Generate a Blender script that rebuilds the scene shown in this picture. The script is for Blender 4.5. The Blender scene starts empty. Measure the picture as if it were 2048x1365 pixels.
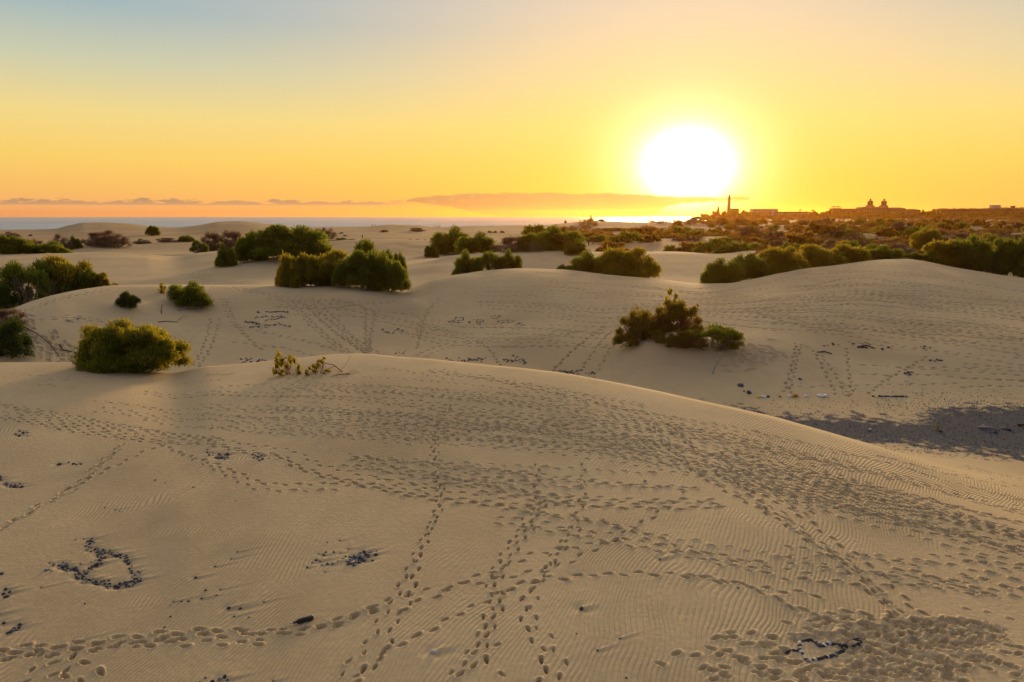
import bpy, bmesh, math, random
import numpy as np
from mathutils import Vector, Matrix, noise as mnoise

rng = np.random.default_rng(7)
random.seed(7)
scene = bpy.context.scene
COL = scene.collection

# ------------------------------------------------------------------ camera
F = 1365.0                       # focal length in photo pixels (24 mm on 36 mm)
HZ = 430.7                       # image row of the true level
PITCH = math.atan((682.5 - HZ) / F)
CAMH = 22.0                      # eye above sea level
cam_data = bpy.data.cameras.new("camera")
cam_data.lens = 24.0
cam_data.sensor_width = 36.0
cam_data.sensor_fit = 'HORIZONTAL'
cam_data.clip_start = 0.1
cam_data.clip_end = 60000.0
cam = bpy.data.objects.new("camera", cam_data)
COL.objects.link(cam)
cam.location = (0, 0, 0)
cam.rotation_euler = (math.radians(90) - PITCH, 0, 0)
scene.camera = cam

# ------------------------------------------------------------------ render settings
scene.render.engine = 'CYCLES'
scene.cycles.use_denoising = True
scene.cycles.max_bounces = 6
scene.cycles.diffuse_bounces = 3
scene.cycles.glossy_bounces = 2
scene.cycles.transmission_bounces = 3
scene.cycles.transparent_max_bounces = 6
scene.cycles.volume_bounces = 0
scene.cycles.caustics_reflective = False
scene.cycles.sample_clamp_indirect = 6.0
scene.view_settings.view_transform = 'Standard'
scene.view_settings.look = 'None'
scene.view_settings.exposure = 0.0
scene.view_settings.gamma = 1.0
scene.view_settings.use_curve_mapping = False

# ------------------------------------------------------------------ sun and sky
SUN_EL = math.radians(6.0)
SUN_AZ = math.atan((1366 - 1024) / F)          # to the right of straight ahead
SUN = Vector((math.sin(SUN_AZ) * math.cos(SUN_EL), math.cos(SUN_AZ) * math.cos(SUN_EL), math.sin(SUN_EL)))
sd = bpy.data.lights.new("sun", 'SUN')
sd.energy = 5.0
sd.angle = math.radians(13.0)
sd.color = (1.0, 0.66, 0.32)
so = bpy.data.objects.new("sun", sd)
COL.objects.link(so)
so.rotation_euler = (-SUN).to_track_quat('-Z', 'Y').to_euler()
so.location = (60, 0, 60)


class NT:
    """small helper round a node tree"""
    def __init__(s, nt):
        s.nt = nt
        s.nt.nodes.clear()

    def n(s, t, **k):
        nd = s.nt.nodes.new(t)
        for a, b in k.items():
            setattr(nd, a, b)
        return nd

    def put(s, sock, v):
        if isinstance(v, bpy.types.NodeSocket):
            s.nt.links.new(v, sock)
        elif v is not None:
            sock.default_value = v

    def m(s, op, a, b=None, c=None, clamp=False):
        nd = s.n('ShaderNodeMath', operation=op, use_clamp=clamp)
        for i, v in enumerate((a, b, c)):
            s.put(nd.inputs[i], v)
        return nd.outputs[0]

    def vm(s, op, a, b=None, out=0):
        nd = s.n('ShaderNodeVectorMath', operation=op)
        s.put(nd.inputs[0], a)
        if b is not None:
            s.put(nd.inputs[1], b)
        return nd.outputs[out]

    def mixc(s, f, a, b, blend='MIX'):
        nd = s.n('ShaderNodeMix', data_type='RGBA', blend_type=blend)
        s.put(nd.inputs[0], f)
        s.put(nd.inputs[6], a)
        s.put(nd.inputs[7], b)
        return nd.outputs[2]

    def ramp(s, f, stops, interp='LINEAR'):
        nd = s.n('ShaderNodeValToRGB')
        cr = nd.color_ramp
        cr.interpolation = interp
        while len(cr.elements) < len(stops):
            cr.elements.new(0.5)
        for e, (p, c) in zip(cr.elements, stops):
            e.position = p
            e.color = (*c, 1) if len(c) == 3 else c
        s.put(nd.inputs[0], f)
        return nd.outputs[0]

    def mapr(s, v, a, b, c=0.0, d=1.0, mode='SMOOTHSTEP'):
        nd = s.n('ShaderNodeMapRange', interpolation_type=mode)
        for i, x in enumerate((v, a, b, c, d)):
            s.put(nd.inputs[i], x)
        return nd.outputs[0]

    def noise(s, vec, scale, detail=3.0, rough=0.5, dims='3D', lac=2.0, dist=0.0):
        nd = s.n('ShaderNodeTexNoise', noise_dimensions=dims)
        if vec is not None:
            s.put(nd.inputs['Vector'], vec)
        s.put(nd.inputs['Scale'], scale)
        s.put(nd.inputs['Detail'], detail)
        s.put(nd.inputs['Roughness'], rough)
        s.put(nd.inputs['Distortion'], dist)
        return nd.outputs[0]


w = bpy.data.worlds.new("World")
scene.world = w
w.use_nodes = True
t = NT(w.node_tree)
tc = t.n('ShaderNodeTexCoord')
D = t.vm('NORMALIZE', tc.outputs['Generated'])
sx = t.n('ShaderNodeSeparateXYZ')
t.put(sx.inputs[0], D)
dx, dy, dz = sx.outputs
elev = t.m('MULTIPLY', t.m('ARCSINE', dz), 180 / math.pi)
e01 = t.m('DIVIDE', elev, 90.0, clamp=True)
GL_ = math.radians(4.2)          # middle of the aureole, drawn down by the cloud under the sun
cosang = t.vm('DOT_PRODUCT', D, (math.sin(SUN_AZ) * math.cos(GL_), math.cos(SUN_AZ) * math.cos(GL_), math.sin(GL_)), out=1)
ang = t.m('MULTIPLY', t.m('ARCCOSINE', t.m('MINIMUM', cosang, 0.999999)), 180 / math.pi)


def gauss(w_):
    q = t.m('DIVIDE', ang, w_)
    return t.m('EXPONENT', t.m('MULTIPLY', t.m('MULTIPLY', q, q), -1.0))


def deg(*st):
    return [(a / 90.0, c) for a, c in st]


cool = t.ramp(e01, deg((0, (.93, .42, .19)), (1.6, (.94, .50, .14)), (4, (.95, .62, .14)), (7.0, (.88, .68, .25)),
                       (10.5, (.58, .60, .42)), (14, (.33, .46, .50)), (18, (.33, .44, .54)), (26, (.48, .50, .54)), (42, (.40, .41, .47)), (70, (.24, .27, .38))))
warm = t.ramp(e01, deg((0, (.97, .52, .05)), (3, (1.0, .61, .08)), (7, (1.0, .70, .17)), (11, (1.0, .69, .30)),
                       (15, (.95, .69, .41)), (19, (.84, .66, .48)), (26, (1.15, .92, .62)), (42, (1.0, .82, .60)), (70, (.24, .27, .38))))
f = gauss(27.0)
fhi = t.m('MULTIPLY', t.mapr(elev, 19.0, 30.0), t.mapr(dy, -.1, .8))  # higher sky ahead, out of view, brightened as added light on the sand
f = t.m('MAXIMUM', f, fhi)
sky = t.mixc(f, cool, warm)
# the half of the sky behind the viewer is dimmer and pinkish blue
back = t.mapr(dy, 0.35, -0.6)
sky = t.mixc(t.m('MULTIPLY', back, 0.85), sky, (.12, .125, .18, 1))
# aureole of the low sun, wider than high
S0A, S0E = math.tan(SUN_AZ), math.tan(math.radians(3.95))
ka = t.m('SUBTRACT', t.m('DIVIDE', dx, t.m('MAXIMUM', dy, 0.05)), S0A)
ke = t.m('SUBTRACT', t.m('DIVIDE', dz, t.m('MAXIMUM', dy, 0.05)), S0E)
ke = t.m('MULTIPLY', ke, 1.28)
ang0 = ang
ang = t.m('ADD', t.m('MULTIPLY', t.m('SQRT', t.m('ADD', t.m('MULTIPLY', ka, ka), t.m('MULTIPLY', ke, ke))), 180 / math.pi), t.m('MULTIPLY', t.m('LESS_THAN', dy, 0.06), 200.0))
g1 = t.m('ADD', t.m('MULTIPLY', gauss(2.45), 6.0), t.m('MULTIPLY', gauss(4.9), 0.85))
g2 = t.m('MULTIPLY', gauss(5.6), 0.32)
g3 = t.m('MULTIPLY', gauss(1.4), 30.0)
glow = t.vm('ADD', t.vm('SCALE', (1.0, .93, .80), None), (0, 0, 0))
nd = t.n('ShaderNodeCombineXYZ')
t.put(nd.inputs[0], t.m('ADD', t.m('ADD', g1, g3), g2))
t.put(nd.inputs[1], t.m('ADD', t.m('MULTIPLY', t.m('ADD', g1, g3), .90), t.m('MULTIPLY', g2, .9)))
t.put(nd.inputs[2], t.m('ADD', t.m('MULTIPLY', t.m('ADD', g1, g3), .72), t.m('MULTIPLY', g2, .45)))
glowv = nd.outputs[0]
sky = t.vm('ADD', sky, glowv)
# low clouds: a long bank lying under the sun and a line of small cumulus to its left (directions, not pixels)
fa = t.m('MULTIPLY', t.m('DIVIDE', dx, t.m('MAXIMUM', dy, 0.05)), 10.0)      # tangent of azimuth x10
fe = t.m('MULTIPLY', t.m('DIVIDE', dz, t.m('MAXIMUM', dy, 0.05)), 100.0)     # tangent of elevation x100
cv = t.n('ShaderNodeCombineXYZ')
t.put(cv.inputs[0], fa)
t.put(cv.inputs[1], t.m('MULTIPLY', fe, 0.42))
n1 = t.noise(cv.outputs[0], 2.6, 6.0, 0.62)
n2 = t.noise(cv.outputs[0], 7.5, 4.0, 0.55)


def curve(sock, pts, lo, hi):
    nd = t.n('ShaderNodeFloatCurve')
    x = t.mapr(sock, lo, hi, 0, 1, 'LINEAR')
    c = nd.mapping.curves[0]
    while len(c.points) < len(pts):
        c.points.new(0.5, 0.5)
    for p, (a, b) in zip(c.points, sorted(pts)):
        p.location = ((a - lo) / (hi - lo), b)
        p.handle_type = 'AUTO_CLAMPED'
    nd.mapping.update()
    t.put(nd.inputs[1], x)
    return nd.outputs[0]


# bank: height of top edge (tangent x100 / 4) over azimuth
top = curve(fa, [(-8, 0), (-1.75, .0), (-1.5, .60), (-1.1, .70), (-.5, .77), (.1, .80), (.8, .79), (1.6, .76), (2.2, .72),
                 (2.62, .66), (2.9, .66), (3.25, .68), (3.45, .52), (3.7, .0), (8, 0)], -8, 8)
top = t.m('MULTIPLY', top, 4.0)
topn = t.m('ADD', top, t.m('MULTIPLY', t.m('SUBTRACT', n1, 0.5), 1.1))
bank = t.mapr(t.m('SUBTRACT', topn, fe), -0.10, 0.30)
# bottom edge of the bank, rising to left and with bright slots low near the sun
bot = curve(fa, [(-8, .9), (-1.6, .55), (-1.2, .50), (-.7, .30), (-.3, .13), (.0, .05), (1.2, .02), (1.9, .1), (2.25, .42), (2.7, .55), (3.2, .62), (3.5, .65), (8, .9)], -8, 8)
bot = t.m('MULTIPLY', bot, 4.0)
bote = t.m('ADD', t.m('SUBTRACT', fe, t.m('SUBTRACT', bot, .55)), t.m('MULTIPLY', t.m('SUBTRACT', n1, 0.5), 1.6))
bank = t.m('MULTIPLY', bank, t.mapr(bote, -0.10, 0.35))
# cumulus line
cl = t.m('ADD', t.m('MULTIPLY', t.m('SUBTRACT', n1, 0.5), 3.4), t.m('MULTIPLY', t.m('SUBTRACT', n2, 0.5), 0.8))
line_c = t.m('SUBTRACT', fe, t.m('ADD', 1.45, t.m('MULTIPLY', fa, -0.02)))
cum = t.m('MULTIPLY', t.mapr(t.m('SUBTRACT', t.m('ADD', 0.60, cl), line_c), 0.0, 0.35),
          t.mapr(line_c, -0.32, 0.10))
cum = t.m('MULTIPLY', cum, t.mapr(fa, -1.2, -2.0))
cum = t.m('MULTIPLY', cum, 0.9)
ccol = t.mixc(t.mapr(fe, 0.0, 2.6), (.55, .275, .125, 1), (.47, .28, .12, 1))
ccol = t.mixc(t.mapr(fa, 1.4, 3.2), ccol, (.90, .46, .06, 1))
ccol = t.mixc(t.mapr(n2, .5, .85), ccol, (.66, .38, .17, 1))
lcol = t.mixc(t.mapr(line_c, -0.3, 0.8), (.60, .33, .19, 1), (.42, .28, .16, 1))
# thin bright streaks through the bank
sv = t.n('ShaderNodeCombineXYZ')
t.put(sv.inputs[0], t.m('MULTIPLY', fa, 0.5))
t.put(sv.inputs[1], t.m('SUBTRACT', t.m('MULTIPLY', fe, 1.3), t.m('MULTIPLY', fa, 0.55)))
n3 = t.noise(sv.outputs[0], 1.6, 5.0, 0.6)
streak = t.m('MULTIPLY', t.mapr(n3, .56, .70), t.mapr(fe, 1.9, 0.6))
bank = t.m('MULTIPLY', bank, t.m('SUBTRACT', 1.0, t.m('MULTIPLY', streak, t.mapr(fa, 0.2, 1.6, 0.1, 0.7))))
front = t.m('GREATER_THAN', dy, 0.1)
sky = t.mixc(t.m('MULTIPLY', t.m('MULTIPLY', bank, 0.93), front), sky, ccol)
sky = t.mixc(t.m('MULTIPLY', cum, front), sky, lcol)
# below the horizon: dull sand light
sky = t.mixc(t.mapr(elev, -0.2, -1.0), sky, (.20, .14, .08, 1))
nish = t.n('ShaderNodeTexSky', sky_type='NISHITA')
nish.sun_disc = False
nish.sun_elevation = SUN_EL
nish.sun_rotation = SUN_AZ
nish.altitude = 20
nish.dust_density = 1.5
bg1 = t.n('ShaderNodeBackground')
t.put(bg1.inputs[0], nish.outputs[0])
bg1.inputs[1].default_value = 0.004
bg2 = t.n('ShaderNodeBackground')
t.put(bg2.inputs[0], sky)
bg2.inputs[1].default_value = 1.0
ad = t.n('ShaderNodeAddShader')
t.put(ad.inputs[0], bg1.outputs[0])
t.put(ad.inputs[1], bg2.outputs[0])
wo = t.n('ShaderNodeOutputWorld')
t.put(wo.inputs[0], ad.outputs[0])
w.cycles.sampling_method = 'MANUAL'
w.cycles.sample_map_resolution = 2048


# ------------------------------------------------------------------ scene graph helpers
def tag(o, label=None, cat=None, group=None, kind=None):
    if label:
        o['label'] = label
    if cat:
        o['category'] = cat
    if group:
        o['group'] = group
    if kind:
        o['kind'] = kind
    return o


def empty(name, loc=(0, 0, 0), rz=0.0):
    o = bpy.data.objects.new(name, None)
    o.empty_display_size = 0.2
    COL.objects.link(o)
    o.location = loc
    o.rotation_euler = (0, 0, rz)
    return o


def mesh_np(name, V, Fc, mat=None, smooth=False):
    """mesh from numpy arrays; Fc is (n, 3) or (n, 4)"""
    V = np.asarray(V, dtype=np.float32)
    Fc = np.asarray(Fc, dtype=np.int32)
    me = bpy.data.meshes.new(name)
    me.vertices.add(len(V))
    me.vertices.foreach_set('co', V.ravel())
    k = Fc.shape[1]
    me.loops.add(Fc.size)
    me.loops.foreach_set('vertex_index', Fc.ravel())
    me.polygons.add(len(Fc))
    me.polygons.foreach_set('loop_start', np.arange(0, Fc.size, k, dtype=np.int32))
    me.polygons.foreach_set('loop_total', np.full(len(Fc), k, dtype=np.int32))
    if smooth:
        me.polygons.foreach_set('use_smooth', np.ones(len(Fc), dtype=bool))
    me.update(calc_edges=True)
    if mat:
        me.materials.append(mat)
    return me


def link(name, me, parent=None, loc=None):
    o = bpy.data.objects.new(name, me)
    COL.objects.link(o)
    if parent is not None:
        o.parent = parent
    if loc is not None:
        o.location = loc
    return o


def mat_new(name):
    m_ = bpy.data.materials.new(name)
    m_.use_nodes = True
    T = NT(m_.node_tree)
    return m_, T


def finish(T, bsdf, disp=None):
    o = T.n('ShaderNodeOutputMaterial')
    T.put(o.inputs[0], bsdf)


def principled(T, col, rough=0.9, spec=0.2, normal=None, **k):
    b = T.n('ShaderNodeBsdfPrincipled')
    T.put(b.inputs['Base Color'], col)
    T.put(b.inputs['Roughness'], rough)
    T.put(b.inputs['Specular IOR Level'], spec)
    if normal is not None:
        T.put(b.inputs['Normal'], normal)
    for a, v in k.items():
        T.put(b.inputs[a], v)
    return b.outputs[0]


def simple_mat(name, col, rough=0.8, var=0.15, scale=4.0, spec=0.2):
    m_, T = mat_new(name)
    tc_ = T.n('ShaderNodeTexCoord')
    nz = T.noise(tc_.outputs['Object'], scale, 4.0, 0.6)
    c2 = tuple(max(0.0, c * (1 - var * 2)) for c in col) + (1,)
    c = T.mixc(nz, c2, tuple(min(1, c * (1 + var)) for c in col) + (1,))
    finish(T, principled(T, c, rough, spec))
    return m_

# ------------------------------------------------------------------ terrain
def ray(px, py):
    """photo pixel -> (u = X/Y, q = Z/Y) of the ray from the eye"""
    x = (np.asarray(px, float) - 1024) / F
    y = (682.5 - np.asarray(py, float)) / F
    Yc = math.cos(PITCH) + y * math.sin(PITCH)
    Zc = y * math.cos(PITCH) - math.sin(PITCH)
    return x / Yc, Zc / Yc


def project(X, Y, Z):
    c, s = math.cos(PITCH), math.sin(PITCH)
    d = Y * c - Z * s
    v = Z * c + Y * s
    return 1024 + F * X / d, 682.5 - F * v / d


# depth lines from near to far. 'v': (px, py, Y) seen in the photo;  'z': (px, z, Y) hidden ground
P_, Z_ = 'v', 'z'
LINES = [
    (Z_, [(-600, -9.9, 3), (1024, -9.8, 3), (2600, -9.9, 3)]),
    (Z_, [(-600, -9.5, 12), (0, -9.3, 12), (700, -9.15, 12), (1400, -9.1, 12), (2048, -9.3, 12), (2600, -9.8, 12)]),
    (Z_, [(-600, -9.2, 22), (0, -8.95, 22), (700, -8.7, 22), (1200, -8.65, 21.5), (1600, -8.9, 21), (2048, -9.45, 19), (2600, -10.2, 17)]),
    (P_, [(-500, 735, 38), (0, 727, 38), (150, 727, 38), (250, 740, 37), (340, 748, 37), (420, 735, 37), (500, 728, 37.5), (600, 717, 38), (660, 712, 38),
          (700, 711, 38), (800, 718, 36.5), (900, 727, 35.3), (1000, 738, 34), (1100, 748, 33), (1200, 765, 32), (1300, 785, 31), (1400, 808, 30), (1500, 832, 29),
          (1600, 859, 28), (1690, 886, 27), (1780, 915, 26), (1900, 960, 24.7), (2048, 1008, 23), (2500, 1180, 19)]),
    (Z_, [(-500, -11.5, 44), (0, -11.0, 44), (200, -11.2, 44), (400, -12.0, 46), (700, -12.2, 47), (1000, -12.3, 44), (1300, -12.4, 40), (1500, -12.45, 38), (1690, -12.42, 36.6),
          (2048, -12.42, 34.0), (2500, -12.42, 31)]),
    (Z_, [(-500, -11.2, 49), (0, -10.9, 49), (200, -11.3, 50), (400, -11.8, 53), (700, -12.1, 56), (1000, -12.3, 52), (1300, -12.45, 47), (1500, -12.5, 45), (1700, -12.5, 43.5),
          (2048, -12.5, 44.6), (2500, -12.5, 46)]),
    (P_, [(-500, 660, 56), (0, 668, 56), (100, 660, 57), (200, 650, 60), (400, 640, 65), (700, 640, 69), (900, 640, 71), (1100, 655, 65), (1300, 680, 58), (1500, 697, 55),
          (1700, 690, 57), (2048, 665, 60), (2500, 640, 62)]),
    (P_, [(-500, 668, 58), (-100, 650, 58), (20, 627, 61), (60, 609, 64), (120, 591, 67), (180, 579, 70), (230, 573, 72), (330, 572, 74), (400, 573, 76), (500, 573, 78), (600, 574, 80),
          (700, 574, 80), (770, 576, 80), (810, 584, 79), (840, 573, 81), (880, 557, 85), (920, 549, 88), (980, 541, 92), (1040, 538, 93), (1120, 541, 93), (1200, 549, 90), (1300, 559, 87),
          (1400, 571, 84), (1450, 571, 84), (1500, 563, 86), (1560, 549, 89), (1620, 538, 92), (1700, 528, 95), (1750, 521, 96), (1810, 518, 96), (1850, 523, 95), (1900, 535, 92),
          (1960, 546, 90), (2048, 560, 88), (2500, 590, 86)]),
    (Z_, [(-500, -11.5, 80), (0, -11.3, 84), (200, -10.3, 92), (400, -10.2, 98), (600, -10.3, 100), (800, -10.9, 102), (1000, -10.9, 108), (1200, -10.6, 108), (1400, -10.9, 106), (1600, -10.2, 112),
          (1800, -9.6, 118), (2048, -9.8, 112), (2500, -10, 112)]),
    (P_, [(-500, 514, 150), (0, 512, 150), (100, 510, 150), (200, 508, 150), (290, 510, 150), (350, 517, 150), (400, 508, 152), (450, 502, 155), (560, 499, 155), (640, 505, 150), (700, 514, 145),
          (800, 530, 135), (860, 526, 135), (910, 512, 145), (980, 506, 152), (1050, 503, 155), (1100, 503, 155), (1150, 505, 155), (1250, 508, 150), (1310, 507, 150), (1380, 509, 150),
          (1430, 512, 150), (1500, 504, 155), (1600, 503, 158), (1700, 492, 165), (1850, 488, 170), (2048, 490, 170), (2500, 490, 170)]),
    (Z_, [(-500, -10.5, 190), (0, -10.6, 190), (400, -10.6, 190), (700, -10.7, 175), (900, -10.6, 180), (1200, -10.7, 190), (1500, -10.4, 190), (2048, -10, 200), (2500, -10, 200)]),
    (P_, [(-500, 488, 235), (0, 487, 235), (120, 492, 235), (170, 488, 235), (260, 490, 235), (330, 486, 235), (450, 484, 235), (560, 486, 235), (640, 482, 232), (760, 480, 230), (870, 481, 230), (930, 486, 230),
          (1000, 482, 235), (1150, 478, 240), (1200, 482, 240), (1300, 478, 240), (1400, 476, 245), (1500, 474, 245), (1700, 468, 250), (2048, 466, 250), (2500, 466, 250)]),
    (Z_, [(-500, -10.8, 290), (0, -10.8, 290), (700, -10.7, 285), (1200, -10.6, 300), (1600, -9.9, 310), (2048, -9.4, 310), (2500, -9.4, 310)]),
    (P_, [(-500, 463, 470), (0, 461, 470), (110, 458, 480), (140, 450, 480), (170, 445, 480), (200, 445, 480), (240, 447, 480), (350, 456, 480), (400, 451, 480), (440, 445, 480), (480, 444, 480),
          (540, 449, 480), (600, 455, 480), (660, 454, 480), (730, 453, 480), (780, 450, 480), (830, 451, 480), (880, 455, 480), (950, 453, 480), (1000, 452.5, 480), (1080, 451, 480), (1130, 446, 480),
          (1165, 443, 480), (1200, 444, 480), (1260, 446, 480), (1320, 445.5, 480), (1370, 445, 480), (1420, 448, 480), (1500, 452, 470), (1700, 452, 470), (2048, 452, 470), (2500, 452, 470)]),
    (Z_, [(-500, -15, 640), (0, -15, 640), (800, -15, 640), (1200, -13, 640), (1330, -11.5, 640), (1420, -9.5, 640), (1500, -8.6, 640), (1700, -8.8, 640), (2048, -8.8, 640), (2500, -8.8, 640)]),
    (Z_, [(-500, -22.6, 900), (0, -22.6, 900), (800, -22.6, 900), (1200, -21.5, 900), (1330, -17.0, 900), (1400, -11, 900), (1500, -8.4, 900), (1700, -7.9, 900), (2048, -7.6, 900), (2500, -7.6, 900)]),
    (Z_, [(-500, -25, 1250), (0, -25, 1250), (1200, -25, 1250), (1340, -23, 1250), (1400, -14, 1250), (1450, -7, 1250), (1600, -5.6, 1250), (2048, -5.2, 1250), (2500, -5.2, 1250)]),
    (Z_, [(-500, -27, 1900), (1200, -27, 1900), (1380, -24, 1900), (1450, -8, 1900), (1600, -6, 1900), (2048, -6, 1900), (2500, -6, 1900)]),
    (Z_, [(-500, -30, 2600), (1200, -30, 2600), (1380, -30, 2600), (1500, -24, 2600), (1700, -24, 2600), (2500, -24, 2600)]),
]


def pchip_slopes(x, y):
    """x, y: (K, N) arrays, slopes by Fritsch-Carlson"""
    h = np.diff(x, axis=0)
    d = np.diff(y, axis=0) / h
    m_ = np.zeros_like(y)
    w1 = 2 * h[1:] + h[:-1]
    w2 = h[1:] + 2 * h[:-1]
    same = (d[:-1] * d[1:]) > 0
    with np.errstate(divide='ignore', invalid='ignore'):
        hm = (w1 + w2) / (w1 / d[:-1] + w2 / d[1:])
    m_[1:-1] = np.where(same, hm, 0.0)
    m_[0] = d[0]
    m_[-1] = d[-1]
    return m_


def pchip1(xk, yk, xs):
    xk = np.asarray(xk, float)[:, None]
    yk = np.asarray(yk, float)[:, None]
    m_ = pchip_slopes(xk, yk)[:, 0]
    xk, yk = xk[:, 0], yk[:, 0]
    xs_ = np.clip(xs, xk[0], xk[-1])
    i = np.clip(np.searchsorted(xk, xs_) - 1, 0, len(xk) - 2)
    h = xk[i + 1] - xk[i]
    s = (xs_ - xk[i]) / h
    return ((1 + 2 * s) * (1 - s) ** 2 * yk[i] + s * (1 - s) ** 2 * h * m_[i] + s * s * (3 - 2 * s) * yk[i + 1] + s * s * (s - 1) * h * m_[i + 1])


def geo(a, b, r0, r1):
    """rows from a to b with spacing growing from r0 to r1"""
    out = [a]
    while out[-1] < b:
        k = (out[-1] - a) / (b - a)
        out.append(out[-1] + r0 + (r1 - r0) * k)
    return out[:-1]


UF = np.arange(-0.86, 0.8601, 0.00132)
side = 0.86 + np.cumsum(0.002 * 1.22 ** np.arange(26))
side = side[side < 1.7]
U = np.concatenate([-side[::-1], UF, side])
YR = np.array(geo(3, 11.5, .30, .15) + geo(11.5, 24, .025, .032) + geo(24, 44, .032, .065) + geo(44, 62, .075, .10) + geo(62, 100, .10, .17)
              + geo(100, 260, .25, .9) + geo(260, 700, 1.0, 4.0) + geo(700, 2600, 6, 60) + [2600])
NU, NY = len(U), len(YR)

Yk = np.zeros((len(LINES), NU))
Zk = np.zeros((len(LINES), NU))
for k, (typ, kn) in enumerate(LINES):
    kn = np.array(kn, float)
    if typ == P_:
        uu, q = ray(kn[:, 0], kn[:, 1])
        zz = q * kn[:, 2]
    else:
        zz = kn[:, 1]
        uu = (kn[:, 0] - 1024) / F / (math.cos(PITCH) + (0.18 - 0.0) * 0 + 0.0)
        # the column of a hidden knot is taken at the row where its ground would project
        q = zz / kn[:, 2]
        yy = np.array([(math.tan(PITCH + math.atan(v))) for v in q])
        uu = (kn[:, 0] - 1024) / F / (math.cos(PITCH) + yy * math.sin(PITCH))
    Yk[k] = pchip1(uu, kn[:, 2], U)
    Zk[k] = pchip1(uu, zz, U)
Yk[0] = 3.0
Yk[-1] = 2600.0
M = pchip_slopes(Yk, Zk)
H = np.zeros((NY, NU))
Yg = YR[:, None]
for k in range(len(LINES) - 1):
    y0, y1 = Yk[k][None, :], Yk[k + 1][None, :]
    msk = (Yg >= y0) & (Yg <= y1)
    h = y1 - y0
    s = (Yg - y0) / h
    val = ((1 + 2 * s) * (1 - s) ** 2 * Zk[k] + s * (1 - s) ** 2 * h * M[k] + s * s * (3 - 2 * s) * Zk[k + 1] + s * s * (s - 1) * h * M[k + 1])
    H = np.where(msk, val, H)
XX = (YR[:, None] * U[None, :])
YY = np.repeat(YR[:, None], NU, axis=1)


def hash2(ix, iy, seed):
    n_ = (ix * 374761393 + iy * 668265263 + seed * 1442695041) & 0xffffffff
    n_ = ((n_ ^ (n_ >> 13)) * 1274126177) & 0xffffffff
    return ((n_ ^ (n_ >> 16)) & 0xffff) / 65535.0


def vnoise(x, y, seed=0):
    ix = np.floor(x).astype(np.int64)
    iy = np.floor(y).astype(np.int64)
    fx, fy = x - ix, y - iy
    fx = fx * fx * fx * (fx * (fx * 6 - 15) + 10)
    fy = fy * fy * fy * (fy * (fy * 6 - 15) + 10)
    a = hash2(ix, iy, seed)
    b = hash2(ix + 1, iy, seed)
    c = hash2(ix, iy + 1, seed)
    d = hash2(ix + 1, iy + 1, seed)
    return (a + (b - a) * fx) * (1 - fy) + (c + (d - c) * fx) * fy - 0.5


# natural unevenness, kept small so that the dune lines stay where they are
H += 0.10 * vnoise(XX / 7.0 + 3, YY / 7.0, 1) * np.clip(YY / 30, .4, 2.0)
H += 0.035 * vnoise(XX / 2.3, YY / 2.3 + 9, 2)
H += 0.9 * vnoise(XX / 38.0, YY / 30.0, 3) * np.clip((YY - 100) / 80, 0, 1) * np.clip((800 - YY) / 300, 0, 1)
H += 0.8 * vnoise(XX / 14.0, YY / 14.0, 5) * np.clip((YY - 120) / 80, 0, 1) * np.clip((XX / YY - .05) / .2, 0, 1) * np.clip((800 - YY) / 300, 0, 1)


def bump(px, py, Y, rx, ry, amp, power=1.0, rot=0.0):
    """a mound; centre given by photo column/row at distance Y"""
    u, q = ray(px, py)
    cx, cy = float(u) * Y, Y
    c, s = math.cos(rot), math.sin(rot)
    a = ((XX - cx) * c + (YY - cy) * s) / rx
    b = (-(XX - cx) * s + (YY - cy) * c) / ry
    return amp * np.exp(-(a * a + b * b) ** power)


# sand mound that carries the spreading shrub in the bowl, the knobs under the dune shrubs, the eroded left tip
H += bump(1355, 690, 55, 3.2, 2.6, 1.25)
H += bump(1300, 700, 54, 2.0, 2.0, .35)
H += bump(255, 610, 65, 2.0, 2.4, .45)
H += bump(690, 575, 73, 3.6, 3.2, .9)
H += bump(830, 590, 74, 1.6, 1.8, .5)
H += bump(570, 520, 128, 8, 7, .8)
H += bump(210, 492, 215, 12, 10, 1.0)
HB = H.copy()      # smooth ground, before prints


def col_at(u):
    return float(np.interp(u, U, np.arange(NU)))


def hit(px, py, ymin=3.0, ymax=2600.0, grid=None):
    """first ground point seen through a photo pixel, from distance ymin on"""
    G = HB if grid is None else grid
    u, q = ray(px, py)
    u, q = float(u), float(q)
    c = col_at(u)
    i = int(min(max(math.floor(c), 0), NU - 2))
    f_ = c - i
    hcol = G[:, i] * (1 - f_) + G[:, i + 1] * f_
    above = hcol - q * YR
    j0 = int(np.searchsorted(YR, ymin))
    j1 = int(np.searchsorted(YR, ymax))
    idx = np.nonzero(above[j0:j1] >= 0)[0]
    if len(idx) == 0:
        j = j0 + int(np.argmax(above[j0:j1] / YR[j0:j1]))
        return (u * YR[j], YR[j], float(hcol[j]))
    j = j0 + int(idx[0])
    if j == 0:
        j = 1
    a0, a1 = above[j - 1], above[j]
    s = 0 if a1 == a0 else min(max(-a0 / (a1 - a0), 0), 1)
    y = YR[j - 1] + (YR[j] - YR[j - 1]) * s
    return (u * y, y, q * y)


def ground(x, y, grid=None):
    G = HB if grid is None else grid
    y = min(max(y, 3.01), 2599)
    c = min(max(col_at(x / y), 0), NU - 1.001)
    i = int(c)
    f_ = c - i
    r = float(np.interp(y, YR, np.arange(NY)))
    j = min(int(r), NY - 2)
    g = r - j
    return float((G[j, i] * (1 - f_) + G[j, i + 1] * f_) * (1 - g) + (G[j + 1, i] * (1 - f_) + G[j + 1, i + 1] * f_) * g)


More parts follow.
